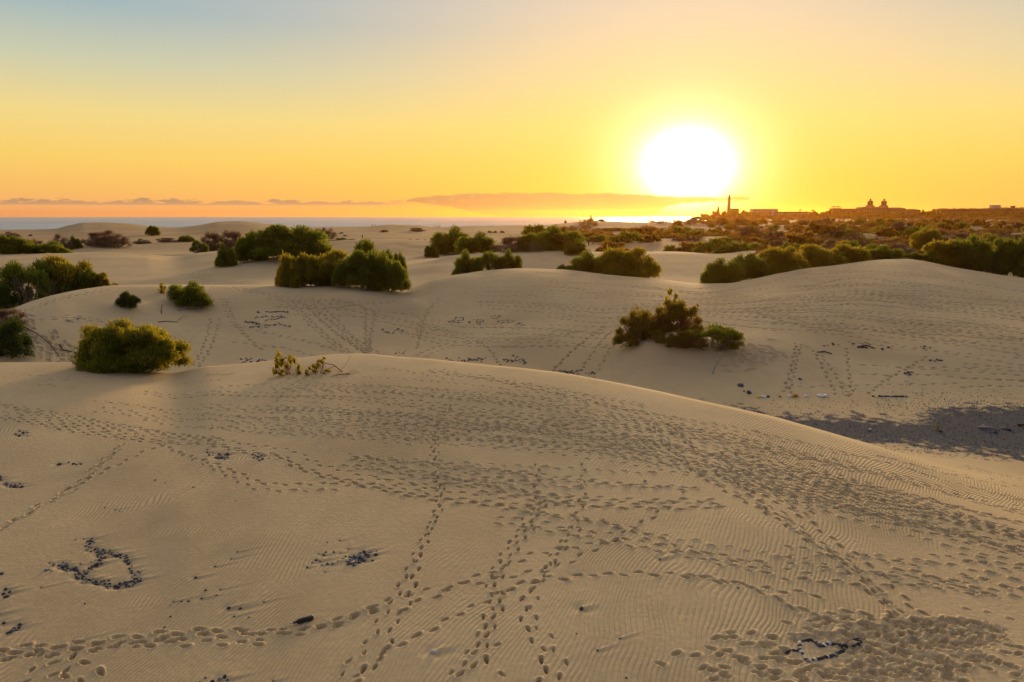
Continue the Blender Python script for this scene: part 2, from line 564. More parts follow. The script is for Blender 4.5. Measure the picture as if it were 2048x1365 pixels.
HAZE = 0.000045
SAND_A = (.67, .515, .29, 1)
SAND_B = (.58, .435, .24, 1)
SAND_D = (.37, .27, .16, 1)
SAND_C = (.50, .375, .215, 1)
# ---- footprints, pressed into the mesh
PR = np.zeros((NY, NU))          # print relief
TR = np.zeros((NY, NU))          # how trampled (wipes the ripples)
nprint = 0


def stamp(x, y, ang_, L=.17, W=.07, depth=.055, rim=.016, soft=0.0):
    """one footprint: hollow with a pushed-up rim"""
    global nprint
    if y < 6 or y > 320 or abs(x / y) > .86:
        return
    R = L * 2.1
    j0, j1 = np.searchsorted(YR, (y - R, y + R))
    ua, ub = (x - R) / y, (x + R) / y
    i0, i1 = np.searchsorted(U, (ua, ub))
    if j1 <= j0 or i1 <= i0:
        return
    X_ = XX[j0:j1, i0:i1] - x
    Y_ = YY[j0:j1, i0:i1] - y
    c, s = math.cos(ang_), math.sin(ang_)
    a = (X_ * c + Y_ * s) / L
    b = (-X_ * s + Y_ * c) / W
    b = b * (1 + 0.25 * a)                     # heel narrower than toes
    d = np.sqrt(a * a + b * b)
    hol = -depth * 1.35 / (1 + d ** 6) * (1 - .15 * a)
    rm = rim * np.exp(-((d - 1.45) / .38) ** 2) * (1 - .6 * a / np.maximum(d, .3))
    tgt = PR[j0:j1, i0:i1]
    new = hol + rm
    PR[j0:j1, i0:i1] = np.where(d < 1.25, np.minimum(tgt, 0) * .25 + new, tgt * .9 + new)
    TR[j0:j1, i0:i1] = np.maximum(TR[j0:j1, i0:i1], np.exp(-(d / 1.9) ** 2))
    nprint += 1


def smooth_path(pts, step):
    pts = np.array(pts, float)
    seg = np.r_[0, np.cumsum(np.hypot(*np.diff(pts, axis=0).T))]
    if seg[-1] < step:
        return pts, np.zeros(len(pts))
    s = np.arange(0, seg[-1], step)
    if len(pts) > 2:
        x = pchip1(seg, pts[:, 0], s)
        y = pchip1(seg, pts[:, 1], s)
    else:
        x = np.interp(s, seg, pts[:, 0])
        y = np.interp(s, seg, pts[:, 1])
    P = np.stack([x, y], 1)
    g = np.gradient(P, axis=0) if len(P) > 1 else np.array([[1., 0.]])
    return P, np.arctan2(g[:, 1], g[:, 0])


def trail(pxpts, n=1, spread=.3, step=.42, ymin=3.0, ymax=2600.0, size=1.0, depth=.055, gait=.06, wob=.25):
    base = [hit(p[0], p[1], ymin, ymax)[:2] for p in pxpts]
    for k in range(n):
        off = (k - (n - 1) / 2) * spread + rng.normal() * spread * .4 if n > 1 else 0.0
        P, A = smooth_path(base, step * rng.uniform(.9, 1.12))
        if len(P) < 2:
            continue
        ph = rng.uniform(0, 6)
        rev = rng.random() < .5
        sz_w = rng.uniform(.82, 1.12)
        age = rng.uniform(.45, 1.15) if n > 1 else 1.0
        for i_, (p, a) in enumerate(zip(P, A)):
            o = off + wob * math.sin(i_ * .11 + ph) + (gait if i_ % 2 else -gait) + rng.normal() * .02
            nx, ny = -math.sin(a), math.cos(a)
            sc = size * sz_w * rng.uniform(.78, 1.22)
            stamp(p[0] + nx * o, p[1] + ny * o, a + rng.normal() * .12 + (math.pi if rev else 0) + (.12 if i_ % 2 else -.12),
                  .102 * sc, .042 * sc, depth * 2.2 * age * rng.uniform(.6, 1.25), .022 * sc)


def band(topl, botl, n, step=.44, ymin=3., ymax=2600., size=1.0, depth=.05, jitter=.5, frac=(.25, 1.0)):
    """n walkers crossing an area between two lines of photo points"""
    topl, botl = np.array(topl, float), np.array(botl, float)
    for k in range(n):
        f_ = (k + rng.uniform(-jitter, jitter)) / max(n - 1, 1)
        tt = np.linspace(0, 1, 9)
        xa = np.interp(tt, np.linspace(0, 1, len(topl)), topl[:, 0])
        ya = np.interp(xa, topl[:, 0], topl[:, 1])
        yb = np.interp(xa, botl[:, 0], botl[:, 1])
        fr = f_ + rng.normal() * .04 + np.cumsum(rng.normal(size=9)) * .035
        a = rng.uniform(0, 1 - frac[0])
        b = a + rng.uniform(frac[0], frac[1])
        sel = (tt >= a - 1e-6) & (tt <= b + 1e-6)
        if sel.sum() < 3:
            continue
        yy = ya + (yb - ya) * np.clip(fr, -.08, 1.08)
        trail(list(zip(xa[sel], yy[sel])), 1, .3, step, ymin, ymax, size * .88, depth * rng.uniform(.6, 1.1))


NEAR = dict(ymin=3., ymax=45.)
# single trails of the near dune
trail([(-60, 1312), (150, 1298), (300, 1287), (400, 1275), (500, 1273), (600, 1269), (680, 1256), (750, 1230), (790, 1210), (850, 1195), (900, 1187), (990, 1170), (1030, 1160),
       (1090, 1148), (1140, 1132), (1200, 1095), (1250, 1065), (1300, 1030), (1345, 1000), (1362, 975)], 1, size=.98, depth=.07, **NEAR)
trail([(-60, 1322), (150, 1308), (300, 1290), (420, 1284), (520, 1286), (620, 1275), (700, 1248), (770, 1222)], 2, .2, size=1.0, depth=.07, **NEAR)
trail([(-60, 1296), (120, 1290), (280, 1276), (420, 1272), (560, 1272)], 1, size=.9, depth=.06, **NEAR)
trail([(795, 1207), (870, 1178), (930, 1150), (1000, 1130), (1060, 1105), (1130, 1095), (1210, 1085)], 1, size=.88, depth=.06, **NEAR)
trail([(690, 1360), (760, 1290), (830, 1258), (900, 1220), (960, 1192), (1010, 1170), (1060, 1155), (1110, 1150), (1200, 1148), (1300, 1150), (1380, 1158), (1450, 1172), (1550, 1190),
       (1650, 1205)], 1, size=.92, depth=.065, **NEAR)
trail([(905, 812), (885, 850), (873, 900), (878, 950), (872, 1000), (860, 1030), (840, 1070), (815, 1120), (802, 1165), (790, 1205), (765, 1240), (750, 1290), (715, 1335), (670, 1375)], 2, .14,
      size=.85, depth=.062, step=.36, **NEAR)
trail([(1085, 1000), (1060, 1050), (1040, 1095), (1020, 1140), (1010, 1170), (1020, 1200), (1010, 1240), (990, 1290), (960, 1330), (925, 1370)], 2, .16, size=.82, depth=.062, step=.37, **NEAR)
trail([(1155, 1060), (1115, 1110), (1090, 1150), (1065, 1190), (1060, 1240), (1090, 1285), (1110, 1320), (1105, 1370)], 2, .12, size=.78, depth=.06, step=.37, **NEAR)
trail([(1010, 1300), (985, 1315), (1020, 1335)], 1, size=.92, depth=.065, **NEAR)
trail([(5, 1055), (80, 1012), (150, 975), (200, 930), (250, 888)], 2, .25, depth=.06, **NEAR)
trail([(120, 990), (175, 958), (240, 925), (300, 893)], 1, depth=.06, **NEAR)
trail([(-40, 820), (100, 845), (200, 868), (300, 884), (400, 890), (470, 903), (560, 915), (600, 935), (680, 955), (780, 973), (870, 988), (950, 995), (1050, 1003), (1150, 1000), (1300, 1008),
       (1450, 1012)], 3, .22, depth=.06, **NEAR)
trail([(-40, 800), (100, 828), (200, 850), (320, 870), (430, 885)], 3, .3, depth=.06, **NEAR)
trail([(330, 890), (400, 915), (470, 945), (540, 972), (640, 975), (740, 965), (870, 988)], 2, .2, depth=.065, **NEAR)
trail([(1085, 930), (1090, 1000), (1075, 1070)], 1, depth=.05, **NEAR)
trail([(1180, 930), (1175, 1000), (1150, 1060)], 1, depth=.05, **NEAR)
trail([(1330, 850), (1400, 930), (1480, 985), (1560, 1030), (1640, 1090), (1700, 1130), (1740, 1170), (1790, 1222), (1850, 1252)], 4, .24, depth=.065, **NEAR)
trail([(1470, 910), (1500, 960), (1600, 1040)], 3, .35, depth=.05, **NEAR)
trail([(100, 1340), (130, 1310), (140, 1290)], 2, .2, depth=.06, **NEAR)
trail([(60, 1370), (90, 1350), (140, 1335), (170, 1365)], 2, .2, depth=.06, **NEAR)
trail([(1000, 1040), (1150, 1060), (1300, 1085), (1450, 1110), (1600, 1135), (1800, 1140), (1960, 1165)], 3, .5, depth=.035, **NEAR)
trail([(1050, 1030), (1200, 1050), (1380, 1105), (1540, 1135)], 2, .3, depth=.035, **NEAR)
trail([(1380, 1158), (1500, 1190), (1600, 1240), (1720, 1262)], 2, .35, depth=.04, **NEAR)
trail([(900, 945), (1000, 955), (1090, 985), (1160, 990)], 3, .4, depth=.04, **NEAR)
trail([(700, 925), (860, 950), (1000, 975), (1080, 985)], 3, .4, depth=.04, **NEAR)
# crowded bands
band([(0, 752), (400, 768), (700, 760), (1000, 790), (1300, 832), (1600, 895), (2060, 1010)], [(0, 812), (400, 866), (700, 888), (1000, 900), (1300, 930), (1600, 1010), (2060, 1120)], 58, **NEAR)
band([(0, 770), (400, 790), (700, 800), (1000, 830), (1300, 870)], [(0, 800), (400, 850), (700, 870), (1000, 880), (1300, 910)], 26, **NEAR)
band([(1300, 880), (1600, 930), (2060, 1050)], [(1300, 930), (1600, 1000), (2060, 1110)], 26, frac=(.4, 1.), **NEAR)
band([(600, 900), (900, 925), (1200, 950), (1400, 960)], [(600, 930), (900, 960), (1200, 990), (1400, 1000)], 9, depth=.04, **NEAR)
band([(1500, 1040), (1800, 1090), (2060, 1140)], [(1500, 1120), (1800, 1170), (2060, 1230)], 12, depth=.035, **NEAR)
band([(735, 716), (850, 728), (980, 745), (1300, 800)], [(735, 728), (850, 750), (980, 775), (1300, 840)], 16, frac=(.2, .6), **NEAR)
band([(0, 745), (180, 755)], [(0, 765), (180, 775)], 5, depth=.03, **NEAR)
band([(350, 752), (600, 730)], [(350, 775), (600, 760)], 5, depth=.04, **NEAR)
band([(1720, 893), (1900, 925), (2060, 960)], [(1720, 905), (1900, 960), (2060, 1000)], 9, depth=.045, **NEAR)
for _ in range(420):     # trodden ground round the heart of stones
    gx, gy = rng.normal(1760, 150), rng.normal(1310, 34)
    if gy < 1235 or gx > 2040 or ((gx - 1643) / 60) ** 2 + ((gy - 1300) / 27) ** 2 < 1:
        continue
    p = hit(gx, gy)
    stamp(p[0], p[1], rng.uniform(-.5, .5) + (math.pi if rng.random() < .5 else 0), .10, .048, .075, .02)
for _ in range(950):     # scuffed hollow to its right
    a, r = rng.uniform(0, 6.28), rng.uniform(0, 1) ** .5
    gx, gy = 1885 + math.cos(a) * r * 125, 1268 + math.sin(a) * r * 30
    if rng.random() < .25:
        gx, gy = 1740 + rng.normal() * 50, 1285 + rng.normal() * 22
    p = hit(gx, gy)
    stamp(p[0], p[1], rng.uniform(-.9, .9), rng.uniform(.06, .16), rng.uniform(.03, .06), .085, .022)
print('near prints', nprint)
# dune face behind the bowl and the bowl floor
MID = dict(ymin=46., ymax=100., size=1.75, depth=.15, step=.80)
band([(850, 580), (1000, 548), (1200, 560), (1400, 582), (1600, 548), (1800, 530), (2060, 570)], [(850, 610), (1000, 640), (1200, 650), (1400, 640), (1600, 660), (1800, 690), (2060, 720)], 52, **MID)
band([(1450, 585), (1700, 550), (2060, 590)], [(1450, 650), (1700, 660), (2060, 690)], 44, frac=(.4, 1.), **MID)
band([(480, 585), (700, 605), (900, 640), (1250, 660)], [(480, 640), (700, 640), (900, 690), (1250, 690)], 12, **MID)
for pts, n_ in (([(590, 605), (640, 650), (700, 695), (740, 718)], 5), ([(610, 600), (680, 650), (735, 705)], 3), ([(745, 622), (738, 718)], 3),
                ([(540, 598), (740, 620), (860, 650), (960, 680), (1070, 676), (1180, 660)], 2), ([(820, 722), (900, 690), (970, 680), (1060, 650)], 2),
                ([(960, 682), (985, 705), (1000, 735)], 1), ([(470, 652), (620, 688), (720, 716)], 2), ([(470, 685), (560, 695), (650, 716)], 1),
                ([(1210, 655), (1150, 700), (1100, 748)], 2), ([(1235, 662), (1200, 710), (1170, 755)], 2), ([(1640, 705), (1675, 760), (1692, 815)], 2),
                ([(1600, 690), (1575, 790)], 2), ([(1700, 700), (1705, 800)], 1), ([(1850, 715), (1780, 760), (1740, 800)], 1),
                ([(40, 626), (120, 598), (220, 580)], 2), ([(60, 648), (160, 637), (260, 655), (380, 690)], 2), ([(420, 640), (400, 700), (380, 735)], 2),
                ([(440, 600), (470, 650), (520, 700)], 2), ([(880, 600), (850, 640), (830, 700)], 1), ([(560, 612), (650, 612), (790, 600)], 3),
                ([(420, 575), (540, 590), (640, 600)], 3), ([(1500, 620), (1600, 650), (1700, 665)], 4)):
    trail(pts, n_, .45, **MID)
band([(1500, 700), (1800, 720), (2060, 740)], [(1500, 790), (1800, 780), (2060, 780)], 10, **MID)
for _ in range(110):    # churned slip slope right of the mound shrub
    p = hit(rng.normal(1510, 28), rng.normal(712, 12), 46, 100)
    stamp(p[0], p[1], rng.uniform(-.8, .2), rng.uniform(.2, .4), .12, .10, .05)
for _ in range(150):    # slumped face of the left dune tip
    gx = rng.uniform(30, 150)
    p = hit(gx, 640 + (gx - 30) * .75 + rng.normal() * 16, 42, 100)
    stamp(p[0], p[1], rng.uniform(-1.0, -.3), rng.uniform(.25, .6), .14, .13, .06)
trail([(430, 560), (400, 545), (470, 530), (540, 520)], 4, .6, ymin=100, ymax=170, size=1.8, depth=.12)
print('prints', nprint)
hc = hit(1643, 1299)
msk = np.exp(-((((XX - hc[0]) / .62) ** 2 + ((YY - hc[1]) / .52) ** 2) ** 2))
PR = PR * (1 - .9 * msk) - .03 * msk
PR = np.clip(PR, -.2, .09)


# ---- stones (positions first, so that wind tails can be drawn in the sand)
STONES = []       # (x, y, size, colour index, label, group)


def along(pts, n, jit, size, label, group, tail=.0, ymin=3., ymax=2600., cols=(0, 0, 0, 1, 1, 2)):
    pts = np.array(pts, float)
    seg = np.r_[0, np.cumsum(np.hypot(*np.diff(pts, axis=0).T))]
    for k in range(n):
        s = seg[-1] * (k + rng.uniform(0, 1)) / n
        gx = np.interp(s, seg, pts[:, 0]) + rng.normal() * jit
        gy = np.interp(s, seg, pts[:, 1]) + rng.normal() * jit * .55
        add_stone(gx, gy, size, label, group, tail, ymin, ymax, cols)


def add_stone(gx, gy, size, label, group, tail=0., ymin=3., ymax=2600., cols=(0, 0, 0, 1, 1, 2), exact=False):
    p = hit(gx, gy, ymin, ymax)
    sz = size if exact else size * rng.uniform(.65, 1.35)
    STONES.append((p[0], p[1], sz, int(rng.choice(cols)), label, group))
    if tail > 0 and rng.random() < .55:
        wind_tail(p[0], p[1], tail * rng.uniform(.5, 1.3), sz)


def wind_tail(x, y, L, wd):
    """low ridge of sand in the lee of a stone, with a scoured hollow beside it"""
    dirx, diry = math.cos(.42), math.sin(.42)
    R = L * 1.3
    j0, j1 = np.searchsorted(YR, (y - R, y + R))
    i0, i1 = np.searchsorted(U, ((x - R) / y, (x + R) / y))
    if j1 <= j0 or i1 <= i0:
        return
    X_, Y_ = XX[j0:j1, i0:i1] - x, YY[j0:j1, i0:i1] - y
    a = (X_ * dirx + Y_ * diry) / L
    b = (-X_ * diry + Y_ * dirx)
    ww = wd * .5 + .012
    e = np.clip(1 - a, 0, 1) ** 2 * np.clip(a * 8 + .6, 0, 1)
    ww = ww * (1 + .8 * np.clip(a, 0, 1))
    PR[j0:j1, i0:i1] += e * (wd * .34 * np.exp(-(b / ww) ** 2) - wd * .30 * np.exp(-((b + ww * 1.7) / (ww * 1.3)) ** 2))
    PR[j0:j1, i0:i1] -= wd * .25 * np.exp(-(((X_ + .4 * wd) ** 2 + Y_ ** 2) / (wd * 1.4) ** 2))


LR = "dark stone in the loop of stones with two points at the lower left"
GR = "stones of the loop at the lower left"
along([(183, 1078), (180, 1095), (190, 1100), (200, 1108), (203, 1120), (190, 1130), (165, 1145), (155, 1150)], 60, 5.5, .064, LR, GR, .6)
along([(200, 1103), (225, 1105), (240, 1108), (255, 1120), (262, 1138), (272, 1148), (277, 1160), (268, 1164), (250, 1168), (230, 1170), (205, 1164), (180, 1160), (160, 1152), (155, 1145)], 135, 5.0, .062, LR, GR, .6)
along([(112, 1130), (125, 1130), (140, 1137), (160, 1140)], 44, 6.5, .064, LR, GR, .4)
for (gx, gy) in ((181, 1081), (184, 1077), (274, 1158), (277, 1162), (130, 1135), (127, 1131), (98, 1140), (93, 1141), (104, 1143)):
    add_stone(gx, gy, .085, LR, GR, .5)
LH = "dark stone in the small heap of stones right of the loop"
GH = "stones of the small heap"
for _ in range(60):
    a_ = rng.normal()
    add_stone(714 + a_ * 15, 1117 - a_ * 3.5 + rng.normal() * 6, .085, LH, GH, .8 if _ < 12 else 0)
LS = "dark stone strewn on the sand left of the small heap"
GS = "stones strewn beside the small heap"
for gx, gy in ((615, 1135), (625, 1125), (633, 1120), (638, 1108), (648, 1110), (652, 1105), (640, 1122), (645, 1130), (655, 1128), (665, 1127), (650, 1144), (676, 1123), (681, 1106), (686, 1118), (668, 1105), (697, 1098), (655, 1085), (680, 1081)):
    add_stone(gx, gy, .06, LS, GS, .7)
LL = "lone dark stone with a tail of blown sand in the left foreground"
GL = "lone stones with sand tails"
for gx, gy, sz in ((392, 1155, .1), (431, 1133, .07), (463, 1118, .06), (475, 1104, .06), (412, 1181, .1), (441, 1179, .06), (347, 1204, .06), (363, 1203, .07), (378, 1203, .1), (404, 1197, .08), (433, 1191, .06),
                   (341, 1211, .05), (458, 1216, .13), (481, 1216, .1), (528, 1204, .06), (341, 1234, .08), (330, 1255, .07), (468, 1233, .06), (498, 1235, .06), (311, 961, .09), (331, 966, .06), (387, 975, .09),
                   (472, 1002, .06), (210, 1016, .06), (230, 1020, .06), (240, 1023, .06), (170, 1208, .07), (83, 1175, .06), (151, 1080, .06), (168, 1078, .06), (147, 1283, .06),
                   (1163, 1217, .15), (1290, 963, .14), (1153, 1268, .06), (1240, 1277, .06), (1195, 1301, .07), (1253, 1356, .06), (1320, 1118, .12), (1476, 1176, .08), (700, 908, .09), (938, 861, .07)):
    pale = (gx, gy) in ((1320, 1118), (1290, 963))
    add_stone(gx, gy, sz * .75, "lone pale grey stone on the rippled sand" if pale else LL, "lone pale stones" if pale else GL, 1.1, cols=(2,) if pale else (0, 0, 1), exact=True)
add_stone(867, 1303, .12, "single white stone on the sand near the bottom edge", None, .8, cols=(3,), exact=True)
LE = "small dark stone near the left edge of the foreground"
GE = "stones near the left edge"
for gx, gy in ((5, 1148), (12, 1178), (8, 1187), (20, 1184), (14, 1194), (8, 1246), (40, 1248), (28, 1256), (33, 1260), (16, 1266), (24, 1263), (38, 1255), (-4, 1228)):
    add_stone(gx, gy, .085, LE, GE, .7)
along([(0, 955), (8, 962), (15, 970), (30, 970), (50, 975)], 26, 3, .075, "dark stone in the bent row of stones at the left edge", "stones of the bent row", .6)
for cx, cy, n_, lab in ((44, 868, 9, "small stone in the knot of stones under the crowded tracks, far left"), (116, 926, 5, "stone in the left half of the pair of stone patches"), (150, 927, 5, "stone in the right half of the pair of stone patches"),
                        (428, 909, 10, "dark stone at the left end of the clump on the long track"), (450, 911, 16, "dark stone in the right part of the clump on the long track"), (518, 914, 12, "dark stone in the small patch right of the clump on the track")):
    for _ in range(n_):
        add_stone(cx + rng.normal() * 7, cy + rng.normal() * 3.2, .085, lab, "stones of a patch near the long track", .5)
for gx, gy in ((412, 1356), (425, 1363), (440, 1358), (450, 1354), (455, 1359), (547, 1362), (400, 1364)):
    add_stone(gx, gy, .07, "dark stone at the bottom edge left of the crossing tracks", "stones at the bottom edge", .8)
# heart
HEART = [(1600, 1283), (1606, 1279), (1613, 1278), (1621, 1279), (1629, 1281), (1636, 1286), (1640, 1290), (1650, 1288), (1658, 1285), (1666, 1284), (1674, 1286), (1681, 1289), (1686, 1294),
         (1684, 1299), (1677, 1303), (1670, 1307), (1661, 1310), (1650, 1311), (1643, 1314), (1633, 1318), (1625, 1319), (1616, 1322), (1612, 1316), (1608, 1310), (1603, 1304), (1601, 1298), (1600, 1292), (1598, 1288)]
hp_ = np.array(HEART + [HEART[0]], float)
hs_ = np.r_[0, np.cumsum(np.hypot(*np.diff(hp_, axis=0).T))]
NH = 46
for k in range(NH):
    s_ = hs_[-1] * (k + .5) / NH
    gx, gy = np.interp(s_, hs_, hp_[:, 0]), np.interp(s_, hs_, hp_[:, 1])
    pale = (gx < 1606 and 1285 < gy < 1304 and k % 2) or (1640 < gx < 1684 and 1300 < gy < 1313 and k % 3 == 0) or (1606 < gx < 1634 and gy > 1306 and k % 3 != 1) or (1646 < gx < 1662 and gy < 1292 and k % 2)
    add_stone(gx + rng.normal() * .6, gy + rng.normal() * .4, rng.uniform(.075, .105), "pale stone in the outline of the stone heart" if pale else "dark stone in the outline of the stone heart",
              "pale stones of the heart" if pale else "dark stones of the heart", 0, cols=(3,) if pale and k % 4 else (2,) if pale else (0,), exact=True)
add_stone(1639, 1289, .13, "biggest blue-grey stone, at the notch of the stone heart", None, 0, cols=(1,), exact=True)
along([(1560, 1300), (1575, 1300), (1596, 1301)], 16, 1.2, .07, "small dark stone in the short row touching the heart's left side", "stones left of the heart", 0)
along([(1690, 1291), (1705, 1291), (1720, 1286), (1722, 1281), (1712, 1277), (1706, 1274)], 13, .8, .08, "dark stone in the hook of stones right of the heart", "stones of the hook", 0)
# writing and patches laid out in the bowl
B = dict(ymin=46., ymax=100.)
LW = "small dark stone of the word laid out on the far slope of the bowl"
GW = "stones of the word on the slope"
along([(910, 641), (912, 636), (926, 636), (928, 641), (915, 642), (903, 642), (897, 644)], 26, .5, .13, LW, GW, **B)
along([(897, 645), (910, 645), (921, 647)], 14, .5, .13, LW, GW, **B)
along([(936, 647), (940, 643), (948, 640), (968, 641), (966, 644), (952, 645), (962, 649), (955, 650)], 30, .8, .13, LW, GW, **B)
along([(980, 633), (987, 638), (994, 637), (1001, 632), (988, 632)], 16, .8, .12, "stone of the small curl above the word on the slope", "stones of the curl", **B)
along([(991, 650), (996, 644), (1004, 641), (1020, 641), (1030, 642), (1026, 644), (1008, 646), (998, 648)], 26, .6, .13, LW, GW, **B)
along([(1030, 649), (1034, 647), (1044, 646), (1030, 651), (1052, 651)], 16, .6, .13, LW, GW, **B)
along([(892, 650), (920, 654), (950, 656), (990, 656), (1040, 658)], 34, .4, .10, "stone of the thin underline below the word on the slope", "stones of the underline", **B)
G2 = "stones of the three-line patch in the bowl"
along([(515, 624), (518, 626)], 5, 1, .16, "stone in the top row of the three-line patch in the bowl", G2, **B)
along([(535, 625), (550, 624), (575, 625)], 22, 1.2, .15, "stone in the top row of the three-line patch in the bowl", G2, **B)
along([(508, 636), (525, 634), (545, 634), (560, 633), (572, 635), (545, 639), (530, 643)], 44, 1.2, .15, "stone in the middle row of the three-line patch in the bowl", G2, **B)
along([(490, 644), (505, 646), (520, 650)], 26, 1.6, .16, "stone in the bottom row of the three-line patch in the bowl", G2, **B)
along([(500, 655), (525, 654), (545, 652), (562, 649), (580, 654)], 40, 2.0, .15, "stone in the bottom row of the three-line patch in the bowl", G2, **B)
along([(762, 657), (770, 664), (784, 667), (790, 663), (797, 658), (810, 663)], 22, 1.6, .17, "stone in the loose arc in the middle of the bowl", "stones of the loose arc", **B)
for cx, cy, n_ in ((832, 666, 3), (915, 720, 8), (940, 720, 14), (962, 719, 10), (1015, 722, 12), (1045, 722, 16), (1035, 714, 4), (1130, 744, 14), (1145, 743, 8), (495, 722, 12), (520, 722, 9), (565, 718, 8), (797, 707, 4), (1180, 748, 6)):
    for _ in range(n_):
        add_stone(cx + rng.normal() * 8, cy + rng.normal() * 2.2, .17, "dark stone on the bowl floor just beyond the near dune", "stones on the bowl floor", **B)
for cx, cy, n_ in ((1660, 690, 8), (1730, 695, 16), (1700, 690, 4), (1785, 698, 5), (1850, 696, 4), (1815, 748, 14), (1870, 722, 7), (1790, 798, 26), (1770, 803, 14)):
    for _ in range(n_):
        add_stone(cx + rng.normal() * 9, cy + rng.normal() * 1.8, .18, "dark stone on the right slope above the gravel", "stones above the gravel", **B)
for gx, gy, sz in ((1480, 772, .42), (1498, 787, .38), (1535, 799, .3), (1600, 759, .3), (1488, 783, .15), (1560, 795, .15), (1745, 807, .2)):
    add_stone(gx, gy, sz, "larger dark lump of rock on the bowl floor near the litter", "larger rocks near the litter", exact=True, **B)

# ---- masks
u_, q_ = ray(0, 0)
pan_poly_px = [(1350, 800), (1480, 822), (1560, 836), (1620, 831), (1700, 831), (1790, 838), (1830, 842), (1850, 826), (1880, 812), (2048, 807), (2300, 803), (2300, 952), (2048, 921), (1900, 900), (1800, 891), (1700, 886), (1500, 900), (1350, 900)]
gu, gq = U[None, :], (H / YY)
gyrow = 682.5 - F * np.tan(PITCH + np.arctan(gq))
gcol = 1024 + F * XX / (YY * math.cos(PITCH) - H * math.sin(PITCH))
nz_ = vnoise(XX / .55, YY / .55, 11) + .6 * vnoise(XX / .2, YY / .2, 12)


def poly_top(xs, pts):
    pts = np.array(pts, float)
    return np.interp(xs, pts[:, 0], pts[:, 1])


ytop = poly_top(gcol, [(1200, 770), (1350, 795), (1480, 818), (1560, 832), (1620, 828), (1700, 829), (1790, 836), (1830, 838), (1860, 824), (1890, 812), (2048, 807), (2400, 803)])
ybot = poly_top(gcol, [(1200, 900), (1500, 900), (1690, 887), (1800, 893), (1900, 903), (2048, 923), (2400, 965)])
drift = vnoise(XX / 2.2, YY / 1.2, 13) * 1.0
pan = np.clip((gyrow - ytop) / 12 + nz_ * 2.0 + drift, 0, 1) * np.clip((ybot - gyrow) / 12 + nz_ * 1.8, 0, 1)
pan *= ((YY > 33) & (YY < 47) & (gcol > 1380)) * 1.0
peb = np.clip((gyrow - ytop + 26) / 40, 0, 1) * ((YY > 33) & (YY < 50)) * np.clip((gcol - 1600) / 250, 0, 1)
scrub = np.clip((XX / YY - .03) / .25 + vnoise(XX / 25, YY / 25, 21) * 1.5 - .1, 0, 1) * np.clip((YY - 170) / 80, 0, 1) * np.clip(1.15 - YY / 800, 0, 1)
scrub = np.maximum(scrub, np.clip((XX / YY - .29) / .03, 0, 1) * np.clip((YY - 1050) / 60, 0, 1))
# ripple phase field (wavelength about 11 cm) and strength
th = 1.05 - .30 * np.clip(XX / 10, -1, 1.2) + .5 * vnoise(XX / 9, YY / 9, 31)
warp = 1.3 * vnoise(XX / 3.1, YY / 3.1, 32) + .35 * vnoise(XX / 1.1, YY / 1.1, 33) + .16 * vnoise(XX / .45, YY / .7, 34)
phase = (XX - .35 * (YY - 15) - .016 * XX * (YY - 15) + warp * .55) / (.12 + 0 * XX)
ripS = np.clip(1 - TR * 1.4, 0, 1) * np.clip((40 - YY) / 16, 0, 1) * np.clip(.62 + 1.5 * vnoise(XX / 3.5, YY / 4, 35) + .5 * vnoise(XX / .9, YY / .9, 36), .08, 1.1)
rip2 = np.clip(1 - TR, 0, 1) * np.clip((YY - 38) / 6, 0, 1) * np.clip((110 - YY) / 30, 0, 1) * .5

# small ragged relief where trodden, lumps in the gravel
H = HB + PR + TR * .012 * vnoise(XX / .13, YY / .13, 41) * np.clip((70 - YY) / 30, 0, 1) + pan * .025 * vnoise(XX / .25, YY / .25, 42)

V = np.stack([XX, YY, H], -1).reshape(-1, 3)
idx = np.arange(NY * NU).reshape(NY, NU)
Fq = np.stack([idx[:-1, :-1], idx[:-1, 1:], idx[1:, 1:], idx[1:, :-1]], -1).reshape(-1, 4)
print('terrain verts', len(V))
sand, T = mat_new("dune_sand")


def attr(T, name):
    a = T.n('ShaderNodeAttribute', attribute_name=name, attribute_type='GEOMETRY')
    return a.outputs['Fac']


geo_ = T.n('ShaderNodeNewGeometry')
pos = geo_.outputs['Position']
na = T.noise(pos, .12, 4.0, .55)
nb = T.noise(pos, 1.3, 4.0, .6)
nc = T.noise(pos, 24.0, 3.0, .6)
c0 = T.mixc(T.mapr(na, .3, .7), SAND_A, SAND_B)
nd_ = T.noise(pos, .035, 5.0, .65, dist=.6)
c0 = T.mixc(T.mapr(nd_, .48, .72, 0, .45), c0, SAND_D)
c0 = T.mixc(T.m('MULTIPLY', T.mapr(nb, .35, .75), .35), c0, SAND_C)
c0 = T.mixc(T.mapr(nc, .3, .75, 0, .16), c0, (.16, .12, .08, 1))
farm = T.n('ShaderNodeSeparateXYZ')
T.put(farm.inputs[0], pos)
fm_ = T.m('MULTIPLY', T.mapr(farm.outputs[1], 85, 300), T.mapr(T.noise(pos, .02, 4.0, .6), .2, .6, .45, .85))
c0 = T.mixc(fm_, c0, (.36, .24, .12, 1))  # unlit look of the distant dunes painted in, along with plant debris
